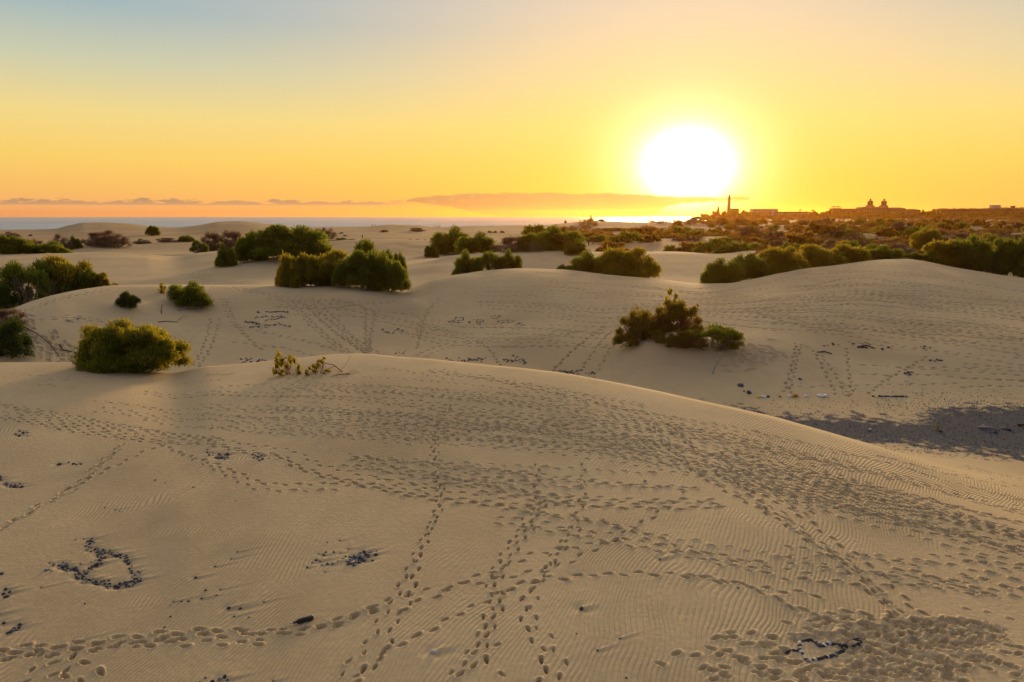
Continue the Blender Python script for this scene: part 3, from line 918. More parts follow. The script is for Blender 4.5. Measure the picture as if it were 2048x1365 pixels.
# gravel
vor = T.n('ShaderNodeTexVoronoi')
T.put(vor.inputs['Vector'], pos)
T.put(vor.inputs['Scale'], 20.0)
gr = T.mixc(T.mapr(vor.outputs['Color'], .15, .85), (.085, .09, .105, 1), (.215, .225, .255, 1))
vor2 = T.n('ShaderNodeTexVoronoi')
T.put(vor2.inputs['Vector'], pos)
T.put(vor2.inputs['Scale'], 3.2)
speck = T.m('MULTIPLY', T.m('LESS_THAN', vor2.outputs['Distance'], T.m('MULTIPLY', attr(T, 'peb'), .30)), .8)
c0 = T.mixc(speck, c0, (.06, .06, .065, 1))
c1 = T.mixc(attr(T, 'pan'), c0, gr)
sc_n = T.noise(pos, .35, 5.0, .65)
scm = T.m('MULTIPLY', attr(T, 'scrub'), T.mapr(sc_n, .36, .50))
c2 = T.mixc(scm, c1, (.075, .052, .030, 1))
# bump: ripples, grain
ph_ = attr(T, 'rip')
s1 = T.m('SINE', T.m('MULTIPLY', ph_, 2 * math.pi))
s2 = T.m('SINE', T.m('ADD', T.m('MULTIPLY', ph_, 4 * math.pi), 1.0))
rp = T.m('MULTIPLY', T.m('ADD', s1, T.m('MULTIPLY', s2, .25)), attr(T, 'ripS'))
rp2v = T.n('ShaderNodeMapping')
T.put(rp2v.inputs[0], pos)
rp2v.inputs['Scale'].default_value = (1.0, .35, 1)
rp2 = T.m('MULTIPLY', T.noise(rp2v.outputs[0], 2.2, 3.0, .6), attr(T, 'rip2'))
grain = T.noise(pos, 60.0, 2.0, .6)
lump = T.noise(pos, 7.0, 4.0, .6)
hgt = T.m('ADD', T.m('ADD', T.m('MULTIPLY', rp, .010), T.m('MULTIPLY', rp2, .10)), T.m('ADD', T.m('MULTIPLY', grain, .004), T.m('MULTIPLY', lump, .022)))
hgt = T.m('ADD', hgt, T.m('MULTIPLY', T.m('MULTIPLY', vor.outputs['Distance'], attr(T, 'pan')), -.14))
bp = T.n('ShaderNodeBump')
bp.inputs['Strength'].default_value = 1.0
bp.inputs['Distance'].default_value = 1.0
T.put(bp.inputs['Height'], hgt)
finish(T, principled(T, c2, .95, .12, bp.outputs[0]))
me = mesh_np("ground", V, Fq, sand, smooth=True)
for nm, arr in (('pan', pan), ('peb', peb), ('scrub', scrub), ('rip', phase), ('ripS', ripS), ('rip2', rip2)):
    a = me.attributes.new(nm, 'FLOAT', 'POINT')
    a.data.foreach_set('value', arr.astype(np.float32).ravel())
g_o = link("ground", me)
tag(g_o, kind="structure")
del V, Fq, gcol, gyrow, gq, nz_, warp, th

# ------------------------------------------------------------------ sea
sea, T = mat_new("sea_water")
geo_ = T.n('ShaderNodeNewGeometry')
mp = T.n('ShaderNodeMapping')
T.put(mp.inputs[0], geo_.outputs['Position'])
mp.inputs['Scale'].default_value = (.035, .010, 1)
w1 = T.noise(mp.outputs[0], 1.0, 6.0, .62)
mp2 = T.n('ShaderNodeMapping')
T.put(mp2.inputs[0], geo_.outputs['Position'])
mp2.inputs['Scale'].default_value = (.006, .0012, 1)
w2 = T.noise(mp2.outputs[0], 1.0, 5.0, .6)
bp = T.n('ShaderNodeBump')
bp.inputs['Strength'].default_value = .5
bp.inputs['Distance'].default_value = 9.0
T.put(bp.inputs['Height'], w1)
colr = T.mixc(T.mapr(w2, .35, .65), (.09, .23, .38, 1), (.20, .37, .53, 1))
finish(T, principled(T, colr, .42, .5, bp.outputs[0]))
SR = 9000.0
sv_ = []
for k in range(65):
    a = math.radians(-62 + 124 * k / 64)
    sv_.append((600 * math.sin(a), 600 * math.cos(a), -CAMH))
    sv_.append((SR * math.sin(a), SR * math.cos(a), -CAMH))
    sv_.append((SR * math.sin(a), SR * math.cos(a), -CAMH - 8))
sf_ = []
for k in range(64):
    sf_.append((3 * k, 3 * k + 1, 3 * k + 4, 3 * k + 3))
    sf_.append((3 * k + 1, 3 * k + 2, 3 * k + 5, 3 * k + 4))
so_ = link("sea_water", mesh_np("sea_water", sv_, [tuple(reversed(q)) for q in sf_], sea))
tag(so_, kind="structure")

# ------------------------------------------------------------------ vegetation
def leaf_mat(name, a, b, trans, tr_amt=.45):
    m_, T = mat_new(name)
    g = T.n('ShaderNodeNewGeometry')
    tc_ = T.n('ShaderNodeTexCoord')
    nz = T.noise(tc_.outputs['Object'], 5.0, 3.0, .6)
    oi = T.n('ShaderNodeObjectInfo')
    r = T.m('ADD', T.m('MULTIPLY', g.outputs['Random Per Island'], .55), T.m('MULTIPLY', nz, .6))
    c = T.mixc(T.mapr(r, .25, .9), a, b)
    c = T.mixc(T.m('MULTIPLY', oi.outputs['Random'], .30), c, (.07, .06, .025, 1))
    d = T.n('ShaderNodeBsdfDiffuse')
    T.put(d.inputs[0], c)
    tr = T.n('ShaderNodeBsdfTranslucent')
    T.put(tr.inputs[0], T.mixc(T.mapr(r, .25, .9), trans, tuple(min(1, v * 1.5) for v in trans[:3]) + (1,)))
    mx = T.n('ShaderNodeMixShader')
    mx.inputs[0].default_value = tr_amt
    T.put(mx.inputs[1], d.outputs[0])
    T.put(mx.inputs[2], tr.outputs[0])
    finish(T, mx.outputs[0])
    return m_


M_GREEN = leaf_mat("leaf_green", (.055, .085, .018, 1), (.15, .19, .032, 1), (.24, .26, .03, 1))
M_OLIVE = leaf_mat("leaf_olive", (.07, .09, .018, 1), (.19, .20, .032, 1), (.40, .31, .03, 1), .5)
M_DARK = leaf_mat("leaf_dark", (.028, .052, .018, 1), (.08, .12, .035, 1), (.10, .14, .02, 1), .3)
M_GREYL = leaf_mat("leaf_grey", (.10, .075, .06, 1), (.19, .145, .115, 1), (.18, .11, .06, 1), .35)
M_BROWN = leaf_mat("leaf_brown", (.095, .075, .025, 1), (.17, .125, .04, 1), (.34, .19, .03, 1), .45)
M_SCRUB = leaf_mat("leaf_scrub", (.085, .07, .04, 1), (.16, .125, .075, 1), (.30, .17, .05, 1), .42)
M_MOUND = leaf_mat("leaf_mound", (.10, .075, .028, 1), (.12, .17, .03, 1), (.28, .20, .025, 1), .45)
M_NEAR = leaf_mat("leaf_feathery", (.055, .095, .016, 1), (.15, .20, .03, 1), (.42, .34, .03, 1), .42)
M_WOOD = simple_mat("bark_grey", (.26, .21, .18), .9)
M_WOODR = simple_mat("bark_red", (.20, .09, .055), .9)
M_WOODD = simple_mat("bark_dark", (.10, .07, .05), .9)


def tube_np(P, R, k=4):
    """tapered tube through points"""
    P = np.asarray(P, float)
    n_ = len(P)
    V, Fc = [], []
    for i in range(n_):
        tdir = P[min(i + 1, n_ - 1)] - P[max(i - 1, 0)]
        tdir = tdir / (np.linalg.norm(tdir) + 1e-9)
        a = np.cross(tdir, (0, 0, 1.0))
        if np.linalg.norm(a) < .1:
            a = np.cross(tdir, (1.0, 0, 0))
        a /= np.linalg.norm(a)
        b = np.cross(tdir, a)
        for j in range(k):
            th_ = 2 * math.pi * j / k
            V.append(P[i] + R[i] * (math.cos(th_) * a + math.sin(th_) * b))
    for i in range(n_ - 1):
        for j in range(k):
            Fc.append((i * k + j, i * k + (j + 1) % k, (i + 1) * k + (j + 1) % k, (i + 1) * k + j))
    for j in range(1, k - 1, 2):
        Fc.append((0, j + 1 if k > 3 else 2, j, 0) if False else (0, j, min(j + 1, k - 1), min(j + 2, k - 1)))
    return np.array(V), np.array(Fc)


class Geo:
    def __init__(s):
        s.V, s.F, s.n = [], [], 0

    def add(s, V, Fc):
        s.V.append(np.asarray(V, float))
        s.F.append(np.asarray(Fc, int) + s.n)
        s.n += len(V)

    def box(s, x0, x1, y0, y1, z0, z1):
        V = [(x, y, z) for z in (z0, z1) for y in (y0, y1) for x in (x0, x1)]
        s.add(V, [(0, 2, 3, 1), (4, 5, 7, 6), (0, 1, 5, 4), (2, 6, 7, 3), (0, 4, 6, 2), (1, 3, 7, 5)])

    def lathe(s, prof, k=20, cx=0, cy=0):
        V, Fc = [], []
        for r, z in prof:
            for j in range(k):
                a = 2 * math.pi * j / k
                V.append((cx + r * math.cos(a), cy + r * math.sin(a), z))
        for i in range(len(prof) - 1):
            for j in range(k):
                Fc.append((i * k + j, i * k + (j + 1) % k, (i + 1) * k + (j + 1) % k, (i + 1) * k + j))
        s.add(V, Fc)

    def hip(s, x0, x1, y0, y1, z0, z1, inset):
        """hipped roof"""
        yc = (y0 + y1) / 2
        V = [(x0, y0, z0), (x1, y0, z0), (x1, y1, z0), (x0, y1, z0), (x0 + inset, yc, z1), (x1 - inset, yc, z1)]
        s.add(V, [(0, 1, 5, 4), (1, 2, 5, 5), (2, 3, 4, 5), (3, 0, 4, 4), (0, 3, 2, 1)])

    def build(s, name, mat, parent=None, smooth=False, loc=None):
        V = np.concatenate(s.V)
        Fc = np.concatenate(s.F)
        me_ = bpy.data.meshes.new(name)
        me_.from_pydata(V.tolist(), [], [tuple(dict.fromkeys(f)) for f in Fc.tolist() if len(set(f)) > 2])
        me_.materials.append(mat)
        if smooth:
            me_.polygons.foreach_set('use_smooth', np.ones(len(me_.polygons), dtype=bool))
        return link(name, me_, parent, loc)


def leaves(rg, lobes, n, ln, wd, up=.5, bias=.55, zmin=-.04):
    """leaf-sized quads through the lobes of a crown"""
    L_ = np.array([l[:3] for l in lobes])
    R_ = np.array([l[3] for l in lobes])
    pr = R_ ** 2
    k = rg.choice(len(lobes), n, p=pr / pr.sum())
    d = rg.normal(size=(n, 3))
    d /= np.linalg.norm(d, axis=1)[:, None]
    d[:, 2] = np.where(d[:, 2] < -.3, -d[:, 2], d[:, 2])
    # ragged outline: radius varies with direction in clumps
    cl = np.sin(d[:, 0] * 9 + k * 2.1) * np.sin(d[:, 1] * 8 + k) * np.sin(d[:, 2] * 9 + k * .7)
    rr = R_[k] * (rg.random(n) ** bias) * (1 + .30 * cl)
    C = L_[k] + d * rr[:, None] * np.array([1, 1, 1.75])
    ok = C[:, 2] > zmin
    C, d, k = C[ok], d[ok], k[ok]
    n = len(C)
    ax = d * (1 - up) + np.array([0, 0, up]) + rg.normal(size=(n, 3)) * .35
    ax /= np.linalg.norm(ax, axis=1)[:, None]
    sdv = np.cross(ax, rg.normal(size=(n, 3)))
    sdv /= np.linalg.norm(sdv, axis=1)[:, None]
    ax[:, 2] *= 1.7
    l_ = (ln * rg.uniform(.6, 1.4, n))[:, None]
    w_ = (wd * rg.uniform(.6, 1.4, n))[:, None]
    V = np.stack([C - ax * l_ * .5 - sdv * w_ * .35, C - ax * l_ * .5 + sdv * w_ * .35, C + ax * l_ * .5 + sdv * w_ * .5, C + ax * l_ * .5 - sdv * w_ * .5], 1).reshape(-1, 3)
    Fc = np.arange(4 * n).reshape(-1, 4)
    return V, Fc


def crown(rg, n, flat=.5, r=(.11, .20), gap=.0, top=.95, hollow=.35, lo=.62):
    """lobes filling a half dome of unit width and unit height"""
    out = []
    k = 0
    while len(out) < n and k < 4000:
        k += 1
        x, y, z = rg.uniform(-.5, .5), rg.uniform(-.42, .42), rg.uniform(.02, 1)
        prof = (x / .5) ** 2 + (y / .42) ** 2
        if prof > 1:
            continue
        zt = top * (1 - prof) ** flat * (.93 + .13 * math.sin(x * 13 + y * 7 + n))
        rad = rg.uniform(*r)
        if len(out) % 3:                      # two lobes of three lie along the outer surface
            z = zt * rg.uniform(lo, 1.0)
        if z < zt * hollow * rg.random():
            continue
        out.append((x * (1 - rad * .9), y * (1 - rad * .9), min(max(z - rad * 1.1, rad * .5), zt), rad))
    return out


def stems(rg, lobes, n, r0=.012, base=.18):
    g = Geo()
    for i in range(n):
        l = lobes[int(rg.integers(len(lobes)))]
        b = np.array([l[0] * .45 + rg.normal() * base * .4, l[1] * .45 + rg.normal() * base * .3, -.03])
        e = np.array(l[:3]) * np.array([1, 1, 1.0])
        V, Fc = tube_np([np.array([0, 0, -.09]), (b + np.array([0, 0, -.12])) / 2, b + np.array([0, 0, .012])], [r0 * 1.6, r0 * 1.3, r0], 4)
        g.add(V, Fc)
        mid = (b + e) / 2 + np.array([rg.normal() * .03, rg.normal() * .03, .02])
        q1 = b + (mid - b) * .5 + rg.normal(size=3) * .012
        V, Fc = tube_np([b, q1, mid, e], [r0, r0 * .8, r0 * .6, r0 * .25])
        g.add(V, Fc)
        for _ in range(2):
            e2 = e + rg.normal(size=3) * .10 + np.array([0, 0, .06])
            V, Fc = tube_np([mid, (mid + e2) / 2 + rg.normal(size=3) * .01, e2], [r0 * .45, r0 * .3, r0 * .12], 3)
            g.add(V, np.array([f for f in Fc if max(f) < len(V)]))
    return g


def twigs(rg, n, r0=.008, spread=.5, h=.95, sub=5):
    """bare branching stems fanning out of the ground"""
    g = Geo()
    for i in range(n):
        a = rg.uniform(0, 6.283)
        rr = rg.random() ** .6
        b = np.array([math.cos(a) * rr * spread * .55, math.sin(a) * rr * spread * .4, -.03])
        lean = rr * spread * .9
        e = b + np.array([math.cos(a) * lean * rg.uniform(.3, 1), math.sin(a) * lean * .8, h * (1 - .45 * rr) * rg.uniform(.6, 1.05)])
        V, Fc = tube_np([np.array([0, 0, -.09]), b + np.array([0, 0, .012])], [r0 * 1.5, r0], 4)
        g.add(V, Fc)
        p = [b]
        for s in (.3, .6, 1.0):
            p.append(b + (e - b) * s + rg.normal(size=3) * .025 * s)
        V, Fc = tube_np(p, [r0, r0 * .75, r0 * .5, r0 * .2], 4)
        g.add(V, Fc)
        for _ in range(sub):
            s = rg.uniform(.35, .9)
            c = b + (e - b) * s
            e2 = c + rg.normal(size=3) * np.array([.09, .09, .05]) + np.array([0, 0, .12])
            V, Fc = tube_np([c, (c + e2) / 2 + rg.normal(size=3) * .008, e2], [r0 * .5, r0 * .32, r0 * .12], 3)
            g.add(V, Fc)
    return g


def geo_mesh(name, g, mat):
    V = np.concatenate(g.V)
    Fc = np.concatenate(g.F)
    me_ = bpy.data.meshes.new(name)
    me_.from_pydata(V.tolist(), [], [tuple(dict.fromkeys(f)) for f in Fc.tolist() if len(set(f)) > 2])
    me_.materials.append(mat)
    return me_


PROTO = {}


def proto(kind, seed, nlobe, nleaf, ln, wd, mat, stemmat, nst=10, flat=.5, r=(.11, .2), up=.5, hollow=.35, bias=.55, tw=0, zmin=-.04, r0=.012, lo=.62):
    rg = np.random.default_rng(seed)
    lob = crown(rg, nlobe, flat, r, hollow=hollow, lo=lo)
    V, Fc = leaves(rg, lob, nleaf, ln, wd, up, bias, zmin)
    # bring the crown to unit width and height
    hi, lo = np.percentile(V[:, 2], 99.3), 0.0
    wx0, wx1 = np.percentile(V[:, 0], .7), np.percentile(V[:, 0], 99.3)
    V[:, 2] = V[:, 2] / hi
    V[:, 0] = (V[:, 0] - (wx0 + wx1) / 2) / (wx1 - wx0)
    lob = [((l[0] - (wx0 + wx1) / 2) / (wx1 - wx0), l[1], l[2] / hi, l[3]) for l in lob]
    fm = mesh_np("foliage", V, Fc, mat)
    g = stems(rg, lob, nst, r0)
    if tw:
        g2 = twigs(rg, tw)
        for v, f in zip(g2.V, g2.F):
            g.V.append(v)
            g.F.append(f + g.n)
        g.n += g2.n
    sm = geo_mesh("stem", g, stemmat)
    PROTO.setdefault(kind, []).append((fm, sm))


# near feathery shrub, mid-distance kinds, far kinds
proto('near', 11, 84, 80000, .030, .0065, M_NEAR, M_WOODR, 22, .16, (.085, .13), .62, .05, .6, r0=.008, lo=.22)
for s in (21, 22, 23):
    proto('green', s, 60, 26000, .034, .013, M_GREEN, M_WOOD, 12, .34, (.10, .17), .5, .15, .5, lo=.40)
for s in (31, 32):
    proto('gold', s, 60, 26000, .036, .012, M_OLIVE, M_WOOD, 12, .34, (.09, .16), .6, .15, .5, lo=.40)
for s in (41, 42):
    proto('dark', s, 44, 22000, .028, .012, M_DARK, M_WOODD, 10, .42, (.11, .19), .45, .1, .5)
for s in (51, 52, 53):
    proto('grey', s, 40, 9000, .030, .008, M_GREYL, M_WOOD, 14, .45, (.09, .15), .6, .2, .6, tw=60)
for s in (61, 62):
    proto('mixed', s, 30, 12000, .032, .012, M_GREEN, M_WOOD, 26, .42, (.08, .14), .6, .55, .6, tw=26)
for s in (71, 72, 73):
    proto('sparse', s, 16, 900, .055, .030, M_OLIVE, M_WOODR, 12, .5, (.07, .12), .5, .3, .7, tw=16)
for s in (65, 66):
    proto('mound', s, 46, 15000, .036, .011, M_MOUND, M_WOODR, 34, .40, (.07, .12), .55, .05, .7, tw=44, lo=.35)
for s in (81, 82, 83, 84):
    proto('farG', s, 26, 2600, .075, .045, M_GREEN if s % 2 else M_BROWN, M_WOODD, 3, .45, (.11, .2), .4, .1, .5)
for s in (91, 92, 93):
    proto('farB', s, 26, 2200, .070, .030, M_BROWN if s % 2 else M_GREYL, M_WOODD, 3, .5, (.10, .18), .5, .1, .55)


def shrub(px, top, w_px, kind, label, base=None, Y=None, name='shrub', group=None, parts=True, var=None, dyscale=.8, rot=None, ymin=3., cat='shrub', sink=0.0):
    if Y is None:
        p = hit(px, base, ymin)
        d0 = p[1] * math.cos(PITCH) - p[2] * math.sin(PITCH)
        wm = w_px * d0 / F
        Yc = p[1] + wm * .30
    else:
        Yc = Y
        u0, _q = ray(px, top)
        zz = ground(float(u0) * Yc, Yc)
        d0 = Yc * math.cos(PITCH) - zz * math.sin(PITCH)
        wm = w_px * d0 / F
    ub, qb = ray(px, top)
    ut, _q = ray(px, top + 20)
    x = float(ub) * Yc
    z = ground(x, Yc)
    hm = max(float(qb) * Yc - z, .25)
    fm, sm = PROTO[kind][int(rng.integers(len(PROTO[kind]))) if var is None else var % len(PROTO[kind])]
    if parts:
        o = empty(name, (x, Yc, z - .05 - sink))
        link('foliage', fm, o)
        link('stem', sm, o)
    else:
        o = link(name, fm, None, (x, Yc, z - .1 - sink))
    o.rotation_euler[2] = rng.choice([0, math.pi]) + rng.normal() * .18 if rot is None else rot
    o.scale = (wm * .97, wm * dyscale, hm)
    tag(o, label, cat, group)
    return o


S = shrub
# foreground crest
S(258, 650, 212, 'near', "large feathery green shrub with golden tips standing on the near dune's left crest", base=752, var=0, rot=0.0, dyscale=.7)
S(572, 703, 58, 'sparse', "thin leggy shrub with sparse leaves on the near crest, left one of the pair", base=755, var=0)
S(633, 713, 52, 'sparse', "thin low shrub beside the fallen twigs on the near crest, right one of the pair", base=752, var=1)
# mound shrub in the bowl
S(1285, 622, 112, 'mound', "left lobe of shrub on the sand mound in the bowl, leafy down to the sand", base=694, ymin=46, sink=.2)
S(1345, 602, 125, 'mound', "topmost shrub on the sand mound in the bowl, with bare sprigs sticking up", base=665, ymin=46)
S(1337, 578, 50, 'sparse', "tall thin sprig rising from the top of the sand mound", base=655, ymin=46, var=2)
S(1283, 612, 34, 'sparse', "small bare sprig leaning over the left lobe of the mound shrub", base=655, ymin=46, var=0)
S(1385, 608, 36, 'sparse', "short sprig on the right shoulder of the sand mound", base=650, ymin=46, var=1)
S(1428, 654, 140, 'mixed', "wide low shrub sprawling down the right flank of the sand mound", base=722, ymin=46, dyscale=.6)
S(1365, 660, 100, 'mound', "dark straggling shrub at the foot of the sand mound above the bent stick", base=718, ymin=46, dyscale=.5)
# left dune
S(377, 568, 94, 'green', "round dense green shrub alone on the left dune, with dead branches at its foot", base=620, ymin=46, var=1)
S(255, 585, 52, 'dark', "small dark shrub creeping down the left dune below its crest", base=622, ymin=46, dyscale=.6)
S(327, 565, 30, 'sparse', "small pale leggy bush just left of the round green shrub", base=588, ymin=46)
S(350, 572, 20, 'sparse', "tiny dry bush touching the round green shrub", base=588, ymin=46)
S(12, 640, 92, 'dark', "dark bluish shrub on the slumped dune face at the left edge", base=722, ymin=46, dyscale=.9)
S(8, 618, 70, 'grey', "silver-grey dead shrub above the dark one at the left edge", base=668, ymin=46)
# behind the left crest
S(58, 525, 128, 'mixed', "tall olive shrub with pale bare stems behind the left dune's tip", Y=77)
S(128, 518, 120, 'gold', "tallest yellow-tipped shrub of the clump behind the left dune", Y=80)
S(172, 540, 48, 'green', "small upright bush at the right end of the clump behind the left dune", Y=79)
S(196, 546, 40, 'gold', "last small bush on the crest right of the left clump", Y=79)
S(-5, 572, 70, 'dark', "dark shrub cut by the left edge behind the dune tip", Y=74)
S(225, 566, 34, 'sparse', "wispy dry bush at the crest right of the left clump", Y=78)
# middle clumps
S(568, 455, 190, 'green', "broad high green shrub at centre left, the largest of the middle dunes", base=528, ymin=100, var=0, dyscale=.7)
S(500, 470, 60, 'green', "green shoulder bush at the left end of the broad shrub", base=526, ymin=100)
S(640, 478, 52, 'green', "green bush at the right end of the broad shrub", base=512, ymin=100)
S(449, 492, 40, 'green', "small upright bush standing clear left of the broad green shrub", base=535, ymin=100, var=2)
S(592, 512, 84, 'gold', "yellow-tipped shrub at the left end of the long hedge-like clump", base=576, ymin=46)
S(655, 506, 115, 'gold', "golden green shrub in the left middle of the long hedge-like clump", base=574, ymin=46)
S(722, 506, 110, 'green', "bright green shrub in the right middle of the long hedge-like clump", base=582, ymin=46)
S(775, 514, 84, 'green', "dark based shrub at the right end of the long hedge-like clump", base=588, ymin=46)
S(745, 484, 100, 'mixed', "rounded shrub showing over the back of the hedge-like clump", Y=96)
S(795, 508, 40, 'mixed', "narrow bush behind the right end of the hedge-like clump", Y=90)
S(905, 460, 84, 'green', "pointed green shrub at the left of the centre-right clump", base=511, ymin=100)
S(955, 470, 84, 'green', "green shrub sloping down right of the pointed one", base=507, ymin=100)
S(863, 489, 28, 'green', "small dark bush standing left of the pointed green shrub", base=516, ymin=100)
S(935, 508, 62, 'green', "left green bush of the low clump on the bowl's far crest", Y=99)
S(975, 506, 62, 'mixed', "grey stemmed bush in the middle of the low clump on the far crest", Y=100)
S(1018, 505, 52, 'green', "right rounded bush of the low clump on the far crest", Y=100)
S(1022, 474, 80, 'grey', "greyish shrub between the pointed shrub and the big dark one", base=506, ymin=110)
S(1065, 468, 70, 'mixed', "olive shrub left of the big dark shrub beyond the crest", base=505, ymin=110)
S(1115, 458, 105, 'green', "big dark green shrub beyond the pale sand crest, right of centre", base=503, ymin=110)
S(1152, 482, 46, 'green', "low end of the big dark shrub running down to the right", base=512, ymin=110)
S(1128, 530, 34, 'green', "small bush at the left foot of the orange-lit shrubs behind the crest", Y=97)
S(1180, 508, 90, 'green', "left one of the two orange-lit shrubs behind the crest", Y=99)
S(1255, 500, 125, 'gold', "right, larger one of the two orange-lit shrubs behind the crest", Y=98)
S(1445, 522, 80, 'green', "orange-brown shrub at the dip of the crest, left end of the long row", Y=91)
S(1500, 512, 80, 'green', "second bush from the left of the long row on the right crest", Y=94)
S(1565, 498, 100, 'gold', "third bush from the left of the long row, with a rounded back", Y=97)
S(1640, 494, 105, 'gold', "wide middle bush of the long row on the right crest", Y=101)
S(1700, 492, 100, 'gold', "wide olive bush right of the middle of the long row", Y=103)
S(1765, 494, 84, 'green', "last high bush of the long row on the right crest", Y=104)
S(1832, 506, 50, 'green', "very low bush in the gap on top of the right dune", Y=99)
S(1890, 484, 84, 'gold', "yellow-green shrub just right of the gap on the right dune", Y=100)
S(1945, 478, 90, 'green', "tall green shrub second right of the gap on the right dune", Y=99)
S(1995, 480, 80, 'mixed', "mixed grey and green shrub near the right edge behind the dune", Y=98)
S(2045, 478, 90, 'green', "green shrub cut by the right edge behind the dune", Y=97)
S(2080, 500, 90, 'mixed', "grey shrub at the very right edge of the picture", Y=95)
# left middle distance
S(10, 474, 80, 'green', "green bush at the left edge beyond the smooth dune", Y=158)
S(45, 483, 70, 'green', "low green bush second from the left edge beyond the smooth dune", Y=160)
S(98, 486, 80, 'green', "long low green bush behind the smooth dune's crest", Y=160)
S(72, 480, 66, 'grey', "grey mounded bush over the long low green one", Y=185)
S(118, 470, 46, 'grey', "pinkish grey twiggy bush up left of the purple-grey shrub", Y=200)
S(148, 475, 26, 'green', "small green bush left of the purple-grey shrub", Y=205)
S(190, 465, 62, 'grey', "purple-grey shrub, left half of the big bare one on its knoll", base=494, ymin=165)
S(222, 462, 74, 'grey', "purple-grey shrub, right half of the big bare one on its knoll", base=497, ymin=165)
S(305, 453, 30, 'green', "lone dark green bush on the far dune flank", base=472, ymin=300)
S(372, 472, 34, 'green', "green mound of a bush in the line of low bushes, left of centre", Y=235)
S(338, 476, 50, 'grey', "thin grey bush at the left of the line of low bushes", Y=235)
S(283, 478, 34, 'grey', "grey bush on the right foot of the purple-grey shrub", Y=230)
S(398, 482, 36, 'mixed', "dark bush on the sand slope left of the broad green shrub", Y=175)
S(428, 466, 50, 'grey', "grey twiggy shrub, left one above the dark slope bush", Y=190)
S(468, 463, 62, 'grey', "purple-grey shrub behind the broad green shrub's left end", Y=190)
S(600, 454, 40, 'grey', "purple-grey bush peeping over the broad green shrub", Y=260)
S(645, 457, 52, 'grey', "purple-grey bush right behind the broad green shrub", Y=250)
S(683, 476, 22, 'green', "small round bush on the low crest right of the broad shrub", Y=232)
S(704, 480, 16, 'green', "tiny bush on the low crest, right of the small round one", Y=232)
S(664, 483, 34, 'mixed', "flat strip of a bush on the low crest", Y=230)
S(835, 456, 34, 'grey', "reddish grey bush on the face of the far dune right of centre left", base=464, ymin=300)
S(768, 460, 18, 'grey', "small grey bush on the far dune face", base=465, ymin=300)
S(682, 465, 10, 'grey', "tiny bush on the far dune face, upper left of two", base=468, ymin=300)
S(690, 470, 8, 'grey', "tiny bush on the far dune face, lower right of two", base=473, ymin=300)
S(20, 464, 40, 'grey', "faint grey bush at the far left under the sea", base=476, ymin=240)
S(60, 469, 8, 'grey', "single tiny bush on the far left dune flank", base=473, ymin=240)
for gx, w_ in ((820, 12), (835, 10), (850, 8), (890, 26), (870, 18)):
    S(gx, 479, w_, 'farG', "flat dark tuft on the crest behind the rounded shrub", Y=233, group="flat tufts on the low crest", parts=False)
for gx in (980, 990, 1005):
    S(gx, 462, 9, 'farG', "tiny dark bush on the far dune above the greyish shrub", base=466, ymin=300, group="tiny bushes on the far dune", parts=False)
# orange-lit scrub left of the sun's foot and under it
for gx, tp, w_, y_, k_, lab in ((1180, 462, 80, 330, 'farG', "dark rounded scrub hump right of the big dark shrub"), (1230, 456, 90, 380, 'farG', "wide scrub hump against the sea below the sun's left"),
                                (1285, 455, 90, 350, 'farG', "scrub hump below the sun, left of the gap"), (1165, 464, 110, 260, 'farB', "long low bush sloping along the pale sand hollow"),
                                (1205, 472, 90, 240, 'farG', "low bush at the head of the pale sand hollow"), (1250, 466, 70, 230, 'farG', "bush above the right orange-lit shrub"),
                                (1228, 484, 70, 175, 'farG', "dark bush just behind the orange-lit pair"), (1300, 470, 44, 225, 'farG', "small round bush right of the gap in the scrub"),
                                (1350, 455, 70, 330, 'farG', "round scrub hump straight below the sun"), (1395, 462, 90, 300, 'farG', "long scrub hump right below the sun"),
                                (1375, 486, 56, 178, 'farG', "bush on the left of the overhanging orange clump"), (1430, 480, 84, 165, 'farG', "big orange bush hanging over the pale hollow"),
                                (1465, 486, 70, 160, 'farG', "right half of the big orange bush over the hollow"), (1345, 492, 40, 180, 'farG', "low tuft left of the overhanging orange clump"),
                                (1510, 488, 60, 175, 'farG', "bush right of the overhanging orange clump"), (1600, 466, 84, 190, 'farG', "large rounded bush standing above the long row"),
                                (1630, 478, 60, 178, 'farG', "lower flank of the large rounded bush above the long row"), (1560, 482, 44, 185, 'farB', "brown bush left of the large rounded one"),
                                (1080, 452, 70, 330, 'farG', "scrub hump behind the big dark shrub, left"), (1120, 455, 60, 310, 'farG', "scrub hump behind the big dark shrub, right")):
    S(gx, tp, w_, k_, lab, Y=y_)
for k, (gx, tp, w_, y_) in enumerate(((1330, 470, 70, 250), (1378, 474, 70, 235), (1420, 468, 70, 262), (1470, 472, 80, 235), (1515, 476, 80, 210), (1395, 484, 60, 190), (1448, 476, 60, 215),
                                      (1490, 484, 70, 185), (1545, 474, 70, 230), (1575, 488, 60, 165), (1540, 492, 50, 160), (1325, 462, 60, 300), (1440, 460, 80, 320), (1500, 462, 90, 300))):
    S(gx, tp, w_, 'farB' if k % 3 else 'farG', "orange-lit shrub filling the scrub right below the sun", Y=y_, group="orange-lit shrubs right below the sun")
